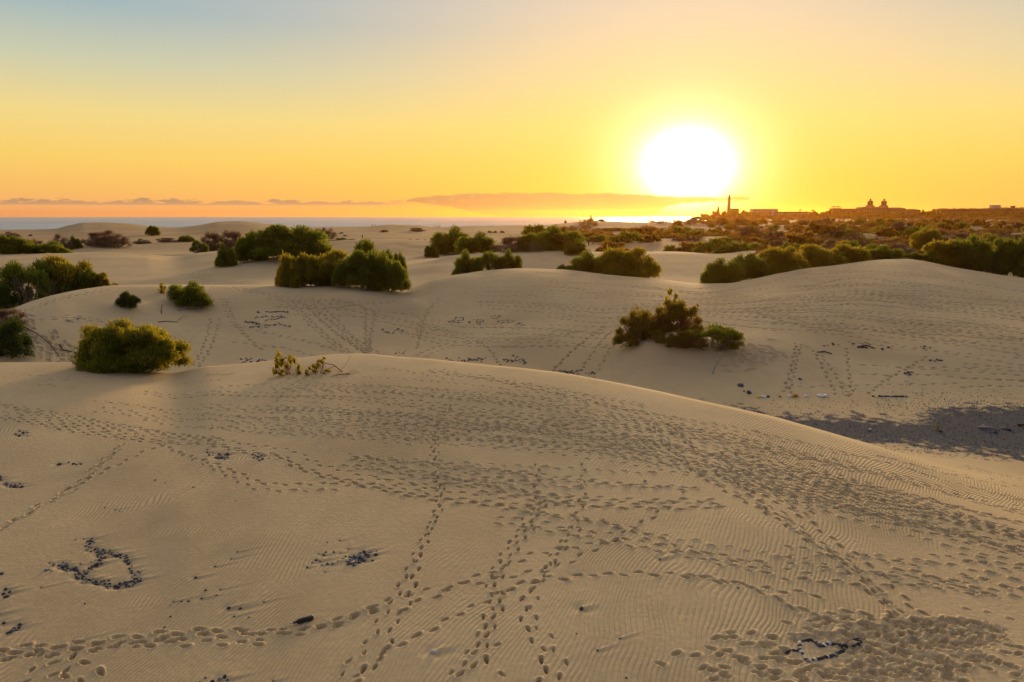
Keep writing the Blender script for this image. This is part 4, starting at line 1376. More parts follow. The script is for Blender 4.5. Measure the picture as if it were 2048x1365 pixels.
# scrub plain on the right: single shrubs
plain = []
for k in range(255):
    Yp = 125 * (850 / 125) ** (rng.random() ** .85)
    lo = 1350 if Yp > 320 else (1500 if Yp > 210 else 1660)
    gx = rng.uniform(lo, 2090)
    plain.append((Yp, gx))
plain.sort(reverse=True)
for Yp, gx in plain:
    u0, _q = ray(gx, 470)
    x = float(u0) * Yp
    wm = rng.uniform(3.0, 7.5) * (1 + Yp / 900)
    hm = wm * rng.uniform(.32, .55)
    brown = rng.random() < .5
    kd = ('farB' if brown else 'farG') if Yp > 190 else ('grey' if brown else 'green' if rng.random() < .6 else 'gold')
    zone = ("below the lighthouse" if gx < 1490 else "before the white hotel" if gx < 1640 else "before the twin-towered hotel" if gx < 1850 else "before the long brown apartments")
    dist = "far" if Yp > 420 else "mid-distance" if Yp > 220 else "nearer"
    fm, sm = PROTO[kd][int(rng.integers(len(PROTO[kd])))]
    z = ground(x, Yp)
    if Yp < 190:
        o = empty('shrub', (x, Yp, z - .1))
        link('foliage', fm, o)
        link('stem', sm, o)
    else:
        o = link('shrub', fm, None, (x, Yp, z - .15))
    o.rotation_euler[2] = rng.uniform(0, 6.28)
    o.scale = (wm, wm * .9, hm)
    tag(o, f"{dist} {'grey-brown' if brown else 'green'} shrub of the scrub plain {zone}", 'shrub', f"{dist} {'grey-brown' if brown else 'green'} shrubs {zone}")
# the uncountable rest of the far scrub: one object
V_, F_ = [], []
n0 = 0
fv = [(np.array([v.co for v in PROTO['farB'][i][0].vertices])[:2400], i) for i in range(3)]
for k in range(1500):
    Yp = rng.uniform(190, 1080) if k % 3 else rng.uniform(140, 400)
    gx = rng.uniform(1130 if 260 < Yp < 430 else 1300 if Yp > 330 else 1380 if Yp > 205 else 1510, 2110)
    if vnoise(np.array([gx / 60.]), np.array([Yp / 60.]), 77)[0] < -.12 and Yp < 900:
        continue
    if gx < 1300 and rng.random() < .35:
        continue
    if 880 < Yp < 1010 and rng.random() < .8:
        continue
    u0, _q = ray(gx, 470)
    x = float(u0) * Yp
    s = rng.uniform(3.5, 8) * (.6 + Yp / 700)
    P0 = fv[k % 3][0]
    a = rng.uniform(0, 6.28)
    c, sn = math.cos(a), math.sin(a)
    R0 = np.stack([P0[:, 0] * c - P0[:, 1] * sn, P0[:, 0] * sn + P0[:, 1] * c, P0[:, 2]], 1)
    V_.append(R0 * np.array([s, s, s * .30]) + np.array([x, Yp, ground(x, Yp) - .2]))
Vs = np.concatenate(V_)
o = link('scrub', mesh_np('scrub', Vs, np.arange(len(Vs)).reshape(-1, 4), M_SCRUB))
tag(o, kind='stuff')
del V_, Vs

# ------------------------------------------------------------------ stones
M_ST = [simple_mat("stone_dark", (.055, .06, .075), .75, .35, 9, .35), simple_mat("stone_slate", (.11, .12, .15), .75, .35, 9, .35),
        simple_mat("stone_grey", (.33, .32, .31), .8, .3, 9), simple_mat("stone_pale", (.72, .70, .66), .8, .15, 9)]
STM = []
for k in range(9):
    bm = bmesh.new()
    bmesh.ops.create_icosphere(bm, subdivisions=2, radius=.5)
    off = Vector((k * 7.3, k * 3.1, 0))
    for v in bm.verts:
        n_ = v.co.normalized()
        d_ = 1 + .35 * mnoise.noise(n_ * 1.4 + off) + .12 * mnoise.noise(n_ * 3.5 + off)
        v.co = Vector((n_.x * .55 * d_, n_.y * .42 * d_, n_.z * .36 * d_))
        v.co.z = max(v.co.z, -.22)
    m_ = bpy.data.meshes.new("stone")
    bm.to_mesh(m_)
    bm.free()
    vv = np.array([v.co for v in m_.vertices])
    ff = [tuple(p.vertices) for p in m_.polygons]
    for p in m_.polygons:
        p.use_smooth = True
    row = []
    for c in range(4):
        mc = m_.copy()
        mc.materials.append(M_ST[c])
        row.append(mc)
    STM.append((row, vv, ff))
order = sorted(range(len(STONES)), key=lambda i: -STONES[i][2] / STONES[i][1])
NIND = 296
rest_v, rest_f, rest_m, n0 = [], [], [], 0
for rank, i in enumerate(order):
    x, y, s, c, lab, grp = STONES[i]
    k = int(rng.integers(9))
    a = rng.uniform(0, 6.28)
    z = ground(x, y, H) + s * .03
    sc = (s * rng.uniform(.9, 1.2), s * rng.uniform(.9, 1.2), s * rng.uniform(.85, 1.25))
    if rank < NIND:
        o = link("stone", STM[k][0][c], None, (x, y, z))
        o.rotation_euler = (rng.normal() * .2, rng.normal() * .2, a)
        o.scale = sc
        tag(o, lab, "stone", grp)
    else:
        vv = STM[k][1] * np.array(sc)
        ca, sa = math.cos(a), math.sin(a)
        vv = np.stack([vv[:, 0] * ca - vv[:, 1] * sa + x, vv[:, 0] * sa + vv[:, 1] * ca + y, vv[:, 2] + z], 1)
        rest_v.append(vv)
        rest_f += [tuple(j + n0 for j in f) for f in STM[k][2]]
        rest_m += [c] * len(STM[k][2])
        n0 += len(vv)
print('stones', len(STONES))
# small gravel lying in and round the dark flat
for _ in range(2600):
    gx = rng.uniform(1480, 2060)
    gy = rng.normal(805, 14) if rng.random() < .45 else rng.uniform(805, 925)
    if gx < 1750 and gy < 826:
        if rng.random() < .75:
            continue
    p = hit(gx, gy, 33, 60)
    if p[1] > 50 or p[1] < 33.5:
        continue
    s = rng.uniform(.025, .07)
    k = int(rng.integers(9))
    vv = STM[k][1] * s + np.array([p[0], p[1], ground(p[0], p[1], H) + s * .15])
    rest_v.append(vv)
    rest_f += [tuple(j + n0 for j in f) for f in STM[k][2]]
    rest_m += [int(rng.choice([0, 0, 1, 1, 2]))] * len(STM[k][2])
    n0 += len(vv)
rv = np.concatenate(rest_v)
me = mesh_np("gravel", rv, np.array(rest_f), M_ST[0])
for m_ in M_ST[1:]:
    me.materials.append(m_)
me.polygons.foreach_set('material_index', np.array(rest_m, dtype=np.int32))
tag(link("gravel", me), kind="stuff")

# ------------------------------------------------------------------ small finds
def place(px, py, ymin=3., dz=0.):
    p = hit(px, py, ymin)
    return (p[0], p[1], ground(p[0], p[1], H) + dz)


# bottle lying on the sand
M_GL, T = mat_new("bottle_glass")
finish(T, principled(T, (.012, .004, .008, 1), .18, .6))
M_LAB = simple_mat("bottle_neck_foil", (.55, .55, .58), .4)
bt = empty("bottle", place(604, 1246, dz=.055))
g = Geo()
g.lathe([(.001, .0), (.05, .002), (.057, .01), (.058, .30), (.05, .345), (.026, .385), (.022, .40), (.022, .455)], 24)
b_ = g.build("glass", M_GL, bt, True)
g = Geo()
g.lathe([(.022, .455), (.0245, .456), (.0245, .52), (.022, .523), (.001, .523)], 16)
c_ = g.build("neck_foil", M_LAB, bt, True)
bt.rotation_euler = (math.radians(91), 0, math.radians(-62))
tag(bt, "dark glass bottle with pale foil on its neck lying beside the footprints", "bottle")
bt.location.x += .22
bt.location.y += .14

# litter
def scrap(px, py, size, col, label, flat=.35, name="paper_scrap", seed=0, ymin=46):
    rg_ = random.Random(seed)
    bm = bmesh.new()
    bmesh.ops.create_icosphere(bm, subdivisions=3, radius=.5)
    off = Vector((seed * 3.7, 1, 2))
    for v in bm.verts:
        n_ = v.co.normalized()
        d_ = 1 + .6 * mnoise.noise(n_ * 1.8 + off) + .35 * abs(mnoise.noise(n_ * 5 + off))
        v.co = Vector((n_.x * .62 * d_, n_.y * .4 * d_, n_.z * flat * d_))
    m_ = bpy.data.meshes.new(name)
    bm.to_mesh(m_)
    bm.free()
    m_.materials.append(col)
    p = place(px, py, ymin, size * flat * .28)
    o = link(name, m_, None, p)
    o.scale = (size * .8, size * .8, size * .8)
    o.rotation_euler[2] = rg_.uniform(0, 6)
    tag(o, label, "scrap")
    return o


M_W = simple_mat("paper_white", (.80, .80, .80), .7, .08)
M_Y = simple_mat("plastic_yellow", (.75, .68, .04), .6, .1)
M_O = simple_mat("card_orange", (.52, .22, .02), .7, .15)
M_TW = simple_mat("cloth_tan", (.42, .26, .12), .8, .15)
scrap(1517, 805, .30, M_Y, "crumpled yellow scrap, leftmost of the litter on the bowl floor", seed=1)
scrap(1525, 810, .42, M_W, "flat white scrap just right of the yellow one", .22, seed=2)
scrap(1559, 806, .30, M_TW, "pale brown scrap left of the orange one", .25, seed=3)
scrap(1577, 807, .26, M_W, "small white scrap between the brown and orange scraps", seed=4)
scrap(1589, 802, .50, M_O, "crumpled orange scrap in the middle of the litter", .3, seed=5)
scrap(1611, 799, .28, M_W, "round white scrap right of the orange one", .4, seed=6)
scrap(1641, 795, .50, M_W, "long white bag at the right end of the litter", .25, seed=7)
scrap(1651, 800, .46, M_W, "second white bag touching the long one's right end", .28, seed=8)
scrap(1580, 818, .22, M_W, "lone white scrap below the row of litter", seed=9)
scrap(1616, 802, .14, M_W, "tiny white scrap at the foot of the round one", seed=10)
scrap(1811, 762, .22, M_W, "upper small white scrap on the slope above the gravel", seed=11)
scrap(1832, 786, .22, M_W, "lower small white scrap on the slope above the gravel", seed=12)
scrap(1384, 634, .55, M_W, "white scrap caught in the shrub at the top of the mound", .3, seed=13)
scrap(1740, 860, .16, M_W, "tiny white scrap on the dark gravel", seed=14, ymin=33)


def stick(pts, r, mat, label, name="branch", cat="branch", twig=(), ymin=3.):
    """pts: list of (photo x, photo y, height above sand)"""
    P = []
    for a, b, h in pts:
        p = hit(a, b, ymin)
        P.append((p[0], p[1], ground(p[0], p[1], H) + h))
    V, Fc = tube_np(P, np.linspace(r, r * .45, len(P)), 6)
    gg = Geo()
    gg.add(V, Fc)
    for tw_ in twig:
        Q = []
        for a, b, h in tw_:
            p = hit(a, b, ymin)
            Q.append((p[0], p[1], ground(p[0], p[1], H) + h))
        V, Fc = tube_np(Q, np.linspace(r * .5, r * .2, len(Q)), 4)
        gg.add(V, Fc)
    o = gg.build(name, mat, None, True)
    tag(o, label, cat)
    return o


M_DRY = simple_mat("dry_wood", (.42, .38, .36), .85)
# bent stick standing below the mound shrub
bs = hit(1424, 748, 46)
bx, by = bs[0], bs[1]
bz = ground(bx, by, H)
kk = by / F
V, Fc = tube_np([(bx, by, bz - .1), (bx + 5 * kk, by, bz + 14 * kk), (bx + 10 * kk, by, bz + 27 * kk), (bx + 14 * kk, by - .05, bz + 36 * kk), (bx + 13 * kk, by - .1, bz + 41 * kk), (bx + 8 * kk, by - .12, bz + 43 * kk)],
                [.075, .07, .06, .055, .045, .02], 7)
gg = Geo()
gg.add(V, Fc)
tag(gg.build("bent_stick", M_DRY, None, True), "pale bent stick standing in the sand below the mound shrub", "stick")
stick([(700, 749, .02), (690, 750, .05), (680, 750, .03), (664, 754, .02)], .03, M_WOODR, "reddish dead branch lying on the near crest, its twigs pointing right",
      twig=(((672, 752, .02), (690, 742, .25), (703, 730, .5)), ((680, 750, .02), (700, 752, .1), (720, 748, .1)), ((690, 750, .02), (705, 746, .12), (716, 745, .05))))
stick([(684, 744, .02), (668, 738, .2), (650, 736, .25), (640, 740, .1)], .03, M_WOODR, "dead branch arching out of the right leggy shrub",
      twig=(((672, 740, .2), (655, 742, .1), (645, 746, .05)),))
stick([(355, 622, .05), (375, 618, .2), (395, 620, .25), (406, 625, .05)], .06, M_DRY, "grey dead branch curving at the foot of the round green shrub", ymin=46)
stick([(315, 645, .02), (335, 644, .06), (356, 645, .03)], .05, M_WOODD, "thin dark stick lying below the round green shrub", ymin=46, twig=(((356, 642, .02), (366, 636, .15), (378, 634, .1)),))
stick([(323, 628, .0), (323, 622, .05), (325, 618, .45)], .05, M_WOODD, "short stump standing left of the round green shrub", ymin=46)
stick([(133, 641, .03), (140, 644, .1), (147, 644, .03)], .07, M_DRY, "pale driftwood piece on the left dune, left one of two", ymin=46)
stick([(152, 637, .03), (158, 640, .1), (163, 634, .12)], .07, M_DRY, "grey driftwood piece on the left dune, right one of two", ymin=46)
stick([(120, 698, .3), (126, 702, .12), (140, 706, .08), (160, 708, .03)], .07, M_WOODD, "dark root running to the feathery shrub across the left slope", ymin=42)
stick([(50, 655, .05), (75, 672, .1), (100, 690, .08), (122, 718, .03)], .05, M_WOODD, "long dark root down the slumped left dune face", ymin=42)
stick([(1955, 856, .04), (1968, 858, .1), (1982, 859, .1), (1992, 858, .05)], .08, M_DRY, "pale driftwood lying on the dark gravel flat", ymin=33, twig=(((1960, 857, .05), (1966, 853, .12), (1975, 853, .05)),))
stick([(2000, 857, .03), (2010, 857, .05), (2018, 857, .02)], .05, M_DRY, "thin stick at the right end of the driftwood on the gravel", ymin=33)
stick([(2034, 852, .05), (2048, 853, .1), (2062, 853, .05)], .08, M_WOODD, "dark driftwood on the gravel cut by the right edge", ymin=33)
stick([(1715, 696, .04), (1732, 694, .14), (1750, 698, .04)], .09, M_WOODD, "dark driftwood on the right slope among stones", ymin=46, twig=(((1720, 696, .1), (1730, 690, .2), (1742, 691, .1)),))
stick([(1634, 704, .04), (1648, 706, .12), (1664, 709, .04)], .09, M_WOODD, "dark driftwood left of the bigger piece on the right slope", ymin=46)
# sapling on the gravel
sp = hit(1877, 861, 33)
sap = S(1877, 845, 12, 'sparse', "tiny green sapling growing on the dark gravel flat", base=862, ymin=33, var=1, name='sapling', cat='sapling')
scrap(1881, 864, .22, M_WOODD, "dark clod beside the sapling on the gravel", .5, name="clod", seed=21, ymin=33)['category'] = 'clod'
scrap(2016, 859 + 2, .30, M_ST[0], "flat dark rock on the gravel below the driftwood at right", .3, name="rock", seed=22, ymin=33)['category'] = 'rock'
scrap(1990, 867, .2, M_ST[0], "small dark rock below the pale driftwood", .4, name="rock", seed=23, ymin=33)['category'] = 'rock'

# ------------------------------------------------------------------ people far away
M_SK = simple_mat("skin", (.28, .15, .09), .6)


def skin_obj(name, pts, edges, radii, mat, parent=None, root=0):
    me_ = bpy.data.meshes.new(name)
    me_.from_pydata(pts, edges, [])
    me_.materials.append(mat)
    o = link(name, me_, parent)
    md = o.modifiers.new("skin", 'SKIN')
    if not me_.skin_vertices:
        bm = bmesh.new()
        bm.from_mesh(me_)
        bm.verts.layers.skin.verify()
        bm.to_mesh(me_)
        bm.free()
    for i, r in enumerate(radii):
        sv__ = me_.skin_vertices[0].data[i]
        sv__.radius = (r, r)
        sv__.use_root = i == root
    sb = o.modifiers.new("sub", 'SUBSURF')
    sb.levels = 1
    sb.render_levels = 1
    return o


def person(x, y, label, shirt, trousers, stride=.0, face=0.0, h=1.74, group=None):
    z = ground(x, y, H)
    root = empty("person", (x, y, z), face)
    k = h / 1.74
    s = stride
    pts = [(0, 0, .95), (0, 0, 1.15), (0, 0, 1.38), (0, 0, 1.50), (0, .01, 1.64),
           (.19, 0, 1.42), (.24, -.04 - s * .3, 1.15), (.24, .05 - s * .5, .90), (-.19, 0, 1.42), (-.24, -.04 + s * .3, 1.15), (-.24, .05 + s * .5, .90),
           (.10, 0, .90), (.11, s * .5, .50), (.11, s, .07), (.11, s + .14, .03), (-.10, 0, .90), (-.11, -s * .4, .50), (-.11, -s, .07), (-.11, -s + .14, .03)]
    ed = [(0, 1), (1, 2), (2, 3), (3, 4), (2, 5), (5, 6), (6, 7), (2, 8), (8, 9), (9, 10), (0, 11), (11, 12), (12, 13), (13, 14), (0, 15), (15, 16), (16, 17), (17, 18)]
    rad = [.14, .13, .15, .055, .10, .06, .045, .04, .06, .045, .04, .09, .06, .045, .04, .09, .06, .045, .04]
    pts = [tuple(c * k for c in p) for p in pts]
    skin_obj("body", pts, ed, rad, M_SK, root)
    skin_obj("shirt", [pts[i] for i in (0, 1, 2, 5, 6, 8, 9)], [(0, 1), (1, 2), (2, 3), (3, 4), (2, 5), (5, 6)], [.165, .155, .175, .08, .06, .08, .06], shirt, root)
    skin_obj("trousers", [pts[i] for i in (0, 11, 12, 13, 15, 16, 17)], [(0, 1), (1, 2), (2, 3), (0, 4), (4, 5), (5, 6)], [.17, .11, .08, .065, .11, .08, .065], trousers, root)
    skin_obj("hair", [(0, -.02, 1.68 * k), (0, -.03, 1.73 * k)], [(0, 1)], [.10, .07], M_WOODD, root)
    tag(root, label, "person", group)
    return root


cl1 = simple_mat("cloth_dark", (.04, .04, .05), .9)
cl2 = simple_mat("cloth_grey", (.25, .24, .24), .9)
cl3 = simple_mat("cloth_red", (.30, .07, .05), .9)


def at_ridge(px, py, ymin, ymax=520):
    p = hit(px, py, ymin, ymax)
    return p[0], p[1]


x_, y_ = at_ridge(744.5, 454, 400)
person(x_, y_, "person in dark clothes walking on the far dune, left one of two by the sea", cl1, cl1, .2, 1.2)
person(x_ + 1.6, y_ + 1, "person in grey walking on the far dune, right one of two by the sea", cl2, cl1, .15, 1.3, 1.68)
x_, y_ = at_ridge(868, 456, 400)
for i_, (dx_, lab, c_, hh) in enumerate(((0, "leftmost person of the group standing on the far dune", cl1, 1.78), (1.3, "second person from the left in the group on the far dune", cl2, 1.7),
                                         (2.6, "second person from the right in the group on the far dune", cl3, 1.75), (3.8, "rightmost person of the group standing on the far dune", cl1, 1.8))):
    person(x_ + dx_, y_ + rng.normal() * .3, lab, c_, cl1, .03, rng.uniform(0, 6), hh)
x_, y_ = at_ridge(1070, 452, 400)
person(x_, y_, "person standing alone on the far dune crest right of the group", cl2, cl2, .05, 2.0, 1.85)
x_, y_ = at_ridge(725, 478, 300, 470)
person(x_, y_, "person in dark clothes alone on the sand before the far dune", cl1, cl1, .2, .5, 1.85)
x_, y_ = at_ridge(1177, 492, 160, 300)
person(x_, y_, "person in dark clothes in the pale sand hollow, left one of two", cl1, cl1, .15, .5)
x_, y_ = at_ridge(1186, 489, 160, 300)
person(x_, y_, "person in grey in the pale sand hollow, right one of two", cl2, cl1, .15, .2)

# bare tree and bushes on the far ridge
S(1183, 431, 9, 'sparse', "small bare tree sticking up on the far ridge against the sea", Y=478, name='tree', cat='tree', dyscale=1.0)
S(1181, 439, 14, 'farG', "bush at the foot of the bare tree on the far ridge", Y=478, parts=False)
S(1203, 439, 13, 'farG', "bush right of the bare tree on the far ridge", Y=478, parts=False)
S(1192, 442, 8, 'farG', "low tuft between the two bushes on the far ridge", Y=478, parts=False)
S(1131, 441, 5, 'farG', "tiny tuft on the far ridge left of the bare tree", Y=478, parts=False)

# ------------------------------------------------------------------ the town on the right
def wall_mat(name, c, rough=.9):
    return simple_mat(name, c, rough, .08, .3)


M_WH = wall_mat("render_white", (.62, .56, .50))
M_BR = wall_mat("render_brown", (.24, .13, .085))
M_TAN = wall_mat("render_tan", (.40, .27, .17))
M_ROOF = wall_mat("roof_tile", (.22, .09, .05))
M_WIN = simple_mat("window_dark", (.05, .045, .045), .3, .1, 1, .5)
M_LH = wall_mat("lighthouse_stone", (.22, .17, .13))
YB = 1300.0


def wx(px):
    return float(ray(px, 425)[0]) * YB


def wz(py):
    return float(ray(1600, py)[1]) * YB


def building(name, label, cat, px0, px1, top, base, wall, depth=16., bands=0, bays=0, roof=None, win=True, y0=YB, win_mat=None, balc=None):
    x0, x1 = wx(px0), wx(px1)
    z1, z0 = wz(top), min(wz(base), ground((x0 + x1) / 2, y0)) - 1.5
    root = empty(name, ((x0 + x1) / 2, y0, z0))
    w_, h_ = (x1 - x0) / 2, z1 - z0
    g = Geo()
    g.box(-w_, w_, 0, depth, 0, h_)
    g.build("wall", wall, root)
    if roof == 'flat':
        g = Geo()
        g.box(-w_ - .4, w_ + .4, -.4, depth + .4, h_, h_ + .7)
        g.build("roof", wall, root)
    elif roof:
        g = Geo()
        g.hip(-w_ - .7, w_ + .7, -.7, depth + .7, h_ + .01, h_ + roof, min(w_ * .8, depth * .5))
        g.build("roof", M_ROOF, root)
    if bands and win:
        fh = (h_ - 1.5) / bands
        for b in range(bands):
            zb = h_ - (b + 1) * fh + .3
            if zb < 2.5:
                continue
            for c in range(bays):
                bw = 2 * w_ / bays
                g = Geo()
                g.box(-w_ + (c + .2) * bw, -w_ + (c + .8) * bw, -.12, .25, zb + .4, zb + fh * .78)
                g.build("window", win_mat or M_WIN, root)
            if balc:
                g = Geo()
                g.box(-w_, w_, -1.6, -.14, zb - .5, zb + .75)
                g.build("balcony", balc, root)
    tag(root, label, cat)
    return root, w_, h_, depth


# lighthouse
lx = wx(1457)
lz0 = ground(lx, YB) - 1
lz1 = wz(388.5)
lh = empty("lighthouse", (lx, YB, lz0))
hh = lz1 - lz0
g = Geo()
g.lathe([(3.1, 0), (2.9, hh * .4), (2.35, hh * .815), (2.35, hh * .82)], 24)
g.build("tower", M_LH, lh, True)
g = Geo()
g.lathe([(2.35, hh * .80), (3.3, hh * .82), (3.3, hh * .835), (.5, hh * .836)], 24)
g.build("gallery", M_LH, lh)
g = Geo()
g.lathe([(1.9, hh * .836), (1.9, hh * .87), (2.4, hh * .872), (2.4, hh * .88), (.4, hh * .881)], 24)
g.build("watch_room", M_LH, lh)
g = Geo()
g.lathe([(1.45, hh * .881), (1.45, hh * .925)], 12)
g.build("lantern", M_WIN, lh)
g = Geo()
g.lathe([(1.7, hh * .925), (1.5, hh * .94), (.8, hh * .958), (.22, hh * .965), (.16, hh * 1.0), (.01, hh * 1.001)], 16)
g.build("dome", M_LH, lh)
for k in range(5):
    g = Geo()
    g.box(-.35, .35, -3.2, -2.3, hh * (.15 + .13 * k), hh * (.15 + .13 * k) + 1.4)
    g.build("window", M_WIN, lh)
tag(lh, "tall round stone lighthouse rising right of the sun", "lighthouse")
building("house", "square keeper's house at the foot of the lighthouse", "house", 1465, 1482, 418.5, 434, M_BR, 14, 2, 5, 'flat', y0=YB + 12)
building("hotel", "upper block of the white hotel with a set-back top floor", "hotel", 1509, 1560, 419, 436, M_WH, 18, 4, 14, 'flat', balc=M_WH, y0=YB + 10)
building("hotel", "narrow white stair tower between the two blocks of the white hotel", "hotel", 1541, 1545.5, 424, 437, M_WH, 5, 0, 0, 'flat', y0=YB - 8)
building("hotel", "lower long block of the white hotel with white balcony bands", "hotel", 1546, 1616, 424.5, 437, M_TAN, 14, 3, 18, 'flat', balc=M_WH, y0=YB)
building("hotel", "dark low wing left of the white hotel among trees", "hotel", 1492, 1540, 425, 436, M_TAN, 12, 2, 14, 'flat', y0=YB - 2)
# twin-towered hotel
building("pavilion", "small pavilion with two hipped caps left of the twin-towered hotel", "pavilion", 1665, 1683, 417, 434, M_BR, 14, 2, 4, None)
for a, b in ((1665.5, 1673.5), (1674.5, 1682.5)):
    pass
pr_ = [o for o in COL.objects if o.name.startswith("pavilion")][0]
wv = (wx(1683) - wx(1665)) / 2
ph_ = wz(417) - pr_.location.z
for sgn in (-1, 1):
    g = Geo()
    g.hip(sgn * wv / 2 - wv * .5, sgn * wv / 2 + wv * .5, -.8, 14.8, ph_ + 2.2, ph_ + 4.0, wv * .45)
    g.build("roof", M_ROOF, pr_)
for k in range(6):
    g = Geo()
    xx = -wv + .5 + k * (2 * wv - 1) / 5
    g.box(xx - .25, xx + .25, .1, .6, ph_ - .02, ph_ + 2.2)
    g.build("column", M_BR, pr_)
building("hotel_wing", "left wing of the twin-towered hotel with arcades", "hotel", 1683, 1724, 419.5, 434, M_BR, 16, 2, 14, 1.8)
building("hotel_block", "central block under the two towers of the resort hotel", "hotel", 1724, 1779, 415, 434, M_TAN, 20, 3, 16, 1.2, y0=YB + 4)
building("hotel_wing", "right wing of the twin-towered hotel, nearest its towers", "hotel", 1779, 1812, 417.5, 434, M_TAN, 16, 3, 11, 2.2, y0=YB + 2)
building("hotel_wing", "outer right wing of the twin-towered hotel sloping down", "hotel", 1812, 1841, 420.5, 434, M_TAN, 16, 2, 9, 2.0)
for pxc, lab in ((1743, "left bell tower of the twin-towered hotel with open arcade and lantern"), (1770.5, "right bell tower of the twin-towered hotel with open arcade and lantern")):
    x0 = wx(pxc)
    zb = wz(415.8)
    root = empty("bell_tower", (x0, YB + 8, zb))
    g = Geo()
    g.box(-5.6, 5.6, -5.6, 5.6, -1, wz(411) - zb)
    g.build("base", M_TAN, root)
    z1, z2 = wz(411) - zb, wz(405) - zb
    g = Geo()
    g.box(-3.0, 3.0, -3.0, 3.0, z1 + .01, z2)
    g.build("core", M_BR, root)
    for k in range(8):
        a = k * math.pi / 4 + math.pi / 8
        g = Geo()
        g.lathe([(.5, z1 + .02), (.5, z2 - .02)], 8, 4.4 * math.cos(a), 4.4 * math.sin(a))
        g.build("column", M_TAN, root)
    g = Geo()
    g.lathe([(4.9, z2), (5.4, z2 + .6), (4.2, z2 + 2.2), (2.2, z2 + 3.3), (.2, z2 + 3.6)], 8)
    g.build("roof", M_ROOF, root)
    z3 = z2 + 3.3
    g = Geo()
    g.lathe([(1.3, z3), (1.3, z3 + 1.8), (2.3, z3 + 2.0), (1.6, z3 + 2.9), (.2, z3 + 3.3), (.1, z3 + 4.2)], 10)
    g.build("lantern", M_ROOF, root)
    tag(root, lab, "tower")
# long brown apartments
for a, b, tp_, lab in ((1875, 1932, 418.5, "left third of the long brown apartments with many chimneys"), (1932, 1991, 418, "middle third of the long brown apartments"),
                       (1991, 2078, 417, "right third of the long brown apartments, cut by the right edge")):
    r_, w_, h_, d_ = building("apartment_block", lab, "apartments", a, b, tp_, 433, M_BR, 18, 3, int((b - a) / 3.6), None)
    n_ = int((b - a) / 3.3)
    for k in range(n_):
        xx = -w_ + (k + .5) * 2 * w_ / n_
        g = Geo()
        hc = rng.uniform(.5, 2.6)
        g.box(xx - .55, xx + .55, 1, 2.6, h_ - .02, h_ + hc)
        g.build("chimney", M_BR, r_)
ra, wa_, ha_, da_ = building("roof_house", "pale box-shaped rooftop house standing up from the long brown apartments", "rooftop house", 1997, 2014, 411, 417.2, M_WH, 8, 1, 4, 'flat', y0=YB + 19)
building("stair_tower", "dark stair tower right of the rooftop house", "tower", 2019, 2024, 413, 432, M_BR, 6, 0, 0, 'flat', y0=YB - 6.5)
# trees of the town
rt = np.random.default_rng(99)


def tree(px, top, w_px, Yt, kind, label, group, name='tree'):
    u0, qt = ray(px, top)
    x = float(u0) * Yt
    z = ground(x, Yt)
    hm = max(float(qt) * Yt - z, 3)
    wm = w_px * Yt / F
    root = empty(name, (x, Yt, z))
    fm, _s = PROTO[kind][int(rt.integers(len(PROTO[kind])))]
    cr = link('crown', fm, root, (0, 0, hm * .12))
    cr.scale = (wm, wm, hm * .9)
    cr.rotation_euler[2] = rt.uniform(0, 6)
    g = Geo()
    V, Fc = tube_np([(0, 0, -.3), (.1, 0, hm * .3), (0, .1, hm * .6)], [.35, .28, .15], 6)
    g.add(V, Fc)
    g.build('trunk', M_WOODD, root)
    tag(root, label, 'tree', group)


for k in range(115):
    px = 1405 + 665 * (k + rt.uniform(-.4, .4)) / 115
    tp_ = 427.5 + rt.normal() * 1.6 + (2.5 if px < 1425 else 0)
    if 1425 < px < 1500:
        tp_ -= 3.5
    if 1620 < px < 1665 or 1842 < px < 1875:
        tp_ -= 3.0
    if 1500 < px < 1620:
        tp_ += 4.5
    zone = ("at the foot of the lighthouse" if px < 1500 else "before the white hotel" if px < 1640 else "before the twin-towered hotel" if px < 1858 else "before the long brown apartments")
    tree(px, tp_, rt.uniform(10, 18), rt.uniform(1215, 1280), 'farG', f"dark round tree of the belt {zone}", f"trees of the belt {zone}")
for k in range(70):
    px = 1420 + 650 * (k + rt.uniform(-.4, .4)) / 70
    zone = ("at the foot of the lighthouse" if px < 1500 else "before the white hotel" if px < 1640 else "before the twin-towered hotel" if px < 1858 else "before the long brown apartments")
    tree(px, 431 + rt.normal() * 1.2, rt.uniform(10, 18), rt.uniform(1120, 1200), 'farB', f"low brownish tree in front of the belt {zone}", f"low trees {zone}")
# Norfolk pine: stacked whorls
pu = wx(1436)
root = empty('pine_tree', (pu * 1200 / YB, 1200, ground(pu * 1200 / YB, 1200)))
hp = wz(414) * 1200 / YB - root.location.z
Vp, Fp, n0 = [], [], 0
for k in range(2600):
    s = rt.random()
    z = hp * (.12 + .88 * s)
    tier = abs(math.sin(s * 26))
    r_ = (1 - s) * 8.5 * (.45 + .55 * tier) * rt.random() ** .5 + .2
    a = rt.uniform(0, 6.28)
    c = np.array([math.cos(a) * r_, math.sin(a) * r_, z - r_ * .1])
    d = np.array([math.cos(a), math.sin(a), .25]) * .7
    e = np.array([-math.sin(a), math.cos(a), 0]) * .3
    Vp += [c - d - e, c - d + e, c + d + e, c + d - e]
link('crown', mesh_np('crown', np.array(Vp), np.arange(len(Vp)).reshape(-1, 4), M_DARK), root)
g = Geo()
g.lathe([(.5, -.3), (.35, hp * .5), (.08, hp)], 8)
g.build('trunk', M_WOODD, root)
tag(root, "pointed pine tree left of the lighthouse, the highest tree on the headland", "tree")


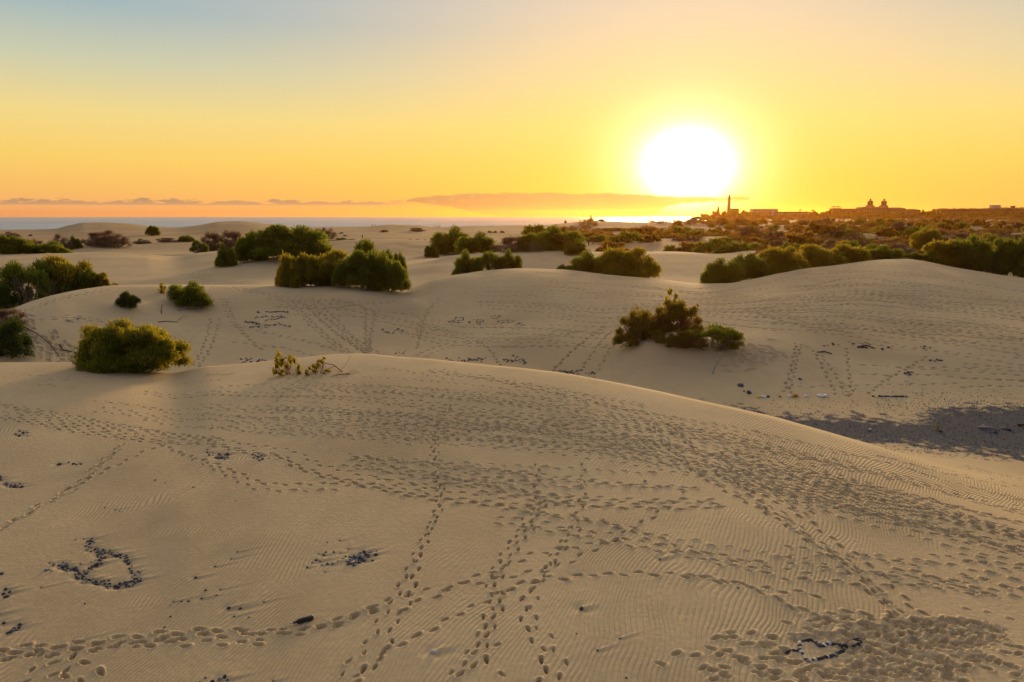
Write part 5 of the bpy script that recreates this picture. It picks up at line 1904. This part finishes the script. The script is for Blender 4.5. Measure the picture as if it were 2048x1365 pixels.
def palm(px, top, label, Yt=1270.0):
    u0, qt = ray(px, top)
    x = float(u0) * Yt
    z = ground(x, Yt)
    hm = float(qt) * Yt - z
    root = empty('palm_tree', (x, Yt, z))
    g = Geo()
    V, Fc = tube_np([(0, 0, -.3), (.2, 0, hm * .5), (0, 0, hm * .85)], [.45, .35, .3], 7)
    g.add(V, Fc)
    g.build('trunk', M_WOODD, root)
    V, Fc, n_ = [], [], 0
    for k in range(34):
        a = rt.uniform(0, 6.28)
        up = rt.uniform(-.3, 1.0)
        L = rt.uniform(2.4, 3.6)
        for s in range(5):
            r0, r1 = s / 5, (s + 1) / 5
            f_ = lambda r: (math.cos(a) * L * r, math.sin(a) * L * r, hm * .85 + up * L * r * .9 - 1.5 * r * r * L * .5)
            p0, p1 = np.array(f_(r0)), np.array(f_(r1))
            sd_ = np.array([-math.sin(a), math.cos(a), 0]) * .45 * (1 - r0 * .6)
            V += [p0 - sd_, p0 + sd_, p1 + sd_ * .7, p1 - sd_ * .7]
    link('crown', mesh_np('crown', np.array(V), np.arange(len(V)).reshape(-1, 4), M_DARK), root)
    tag(root, label, "palm")


palm(1600.5, 417, "slim palm tree over the right end of the white hotel")
palm(1625, 417.5, "bushy palm tree right of the white hotel")
palm(1613, 421, "shorter palm tree between the slim and the bushy palm")
palm(1862, 420.5, "palm tree in the gap left of the long brown apartments")
palm(1980, 414.5, "palm tree behind the long brown apartments, left of the rooftop house", 1335.0)
palm(1966, 415, "palm tree behind the middle of the long brown apartments", 1335.0)

# ------------------------------------------------------------------ air
hz, T = mat_new("haze_air")
v_ = T.n('ShaderNodeVolumePrincipled')
v_.inputs['Color'].default_value = (1.0, .44, .07, 1)
v_.inputs['Density'].default_value = HAZE
v_.inputs['Anisotropy'].default_value = .75
o_ = T.n('ShaderNodeOutputMaterial')
T.nt.links.new(v_.outputs[0], o_.inputs['Volume'])
g = Geo()
g.box(-9300, 9300, -60, 9300, -CAMH - 12, 52)
tag(g.build("haze", hz), kind="stuff")
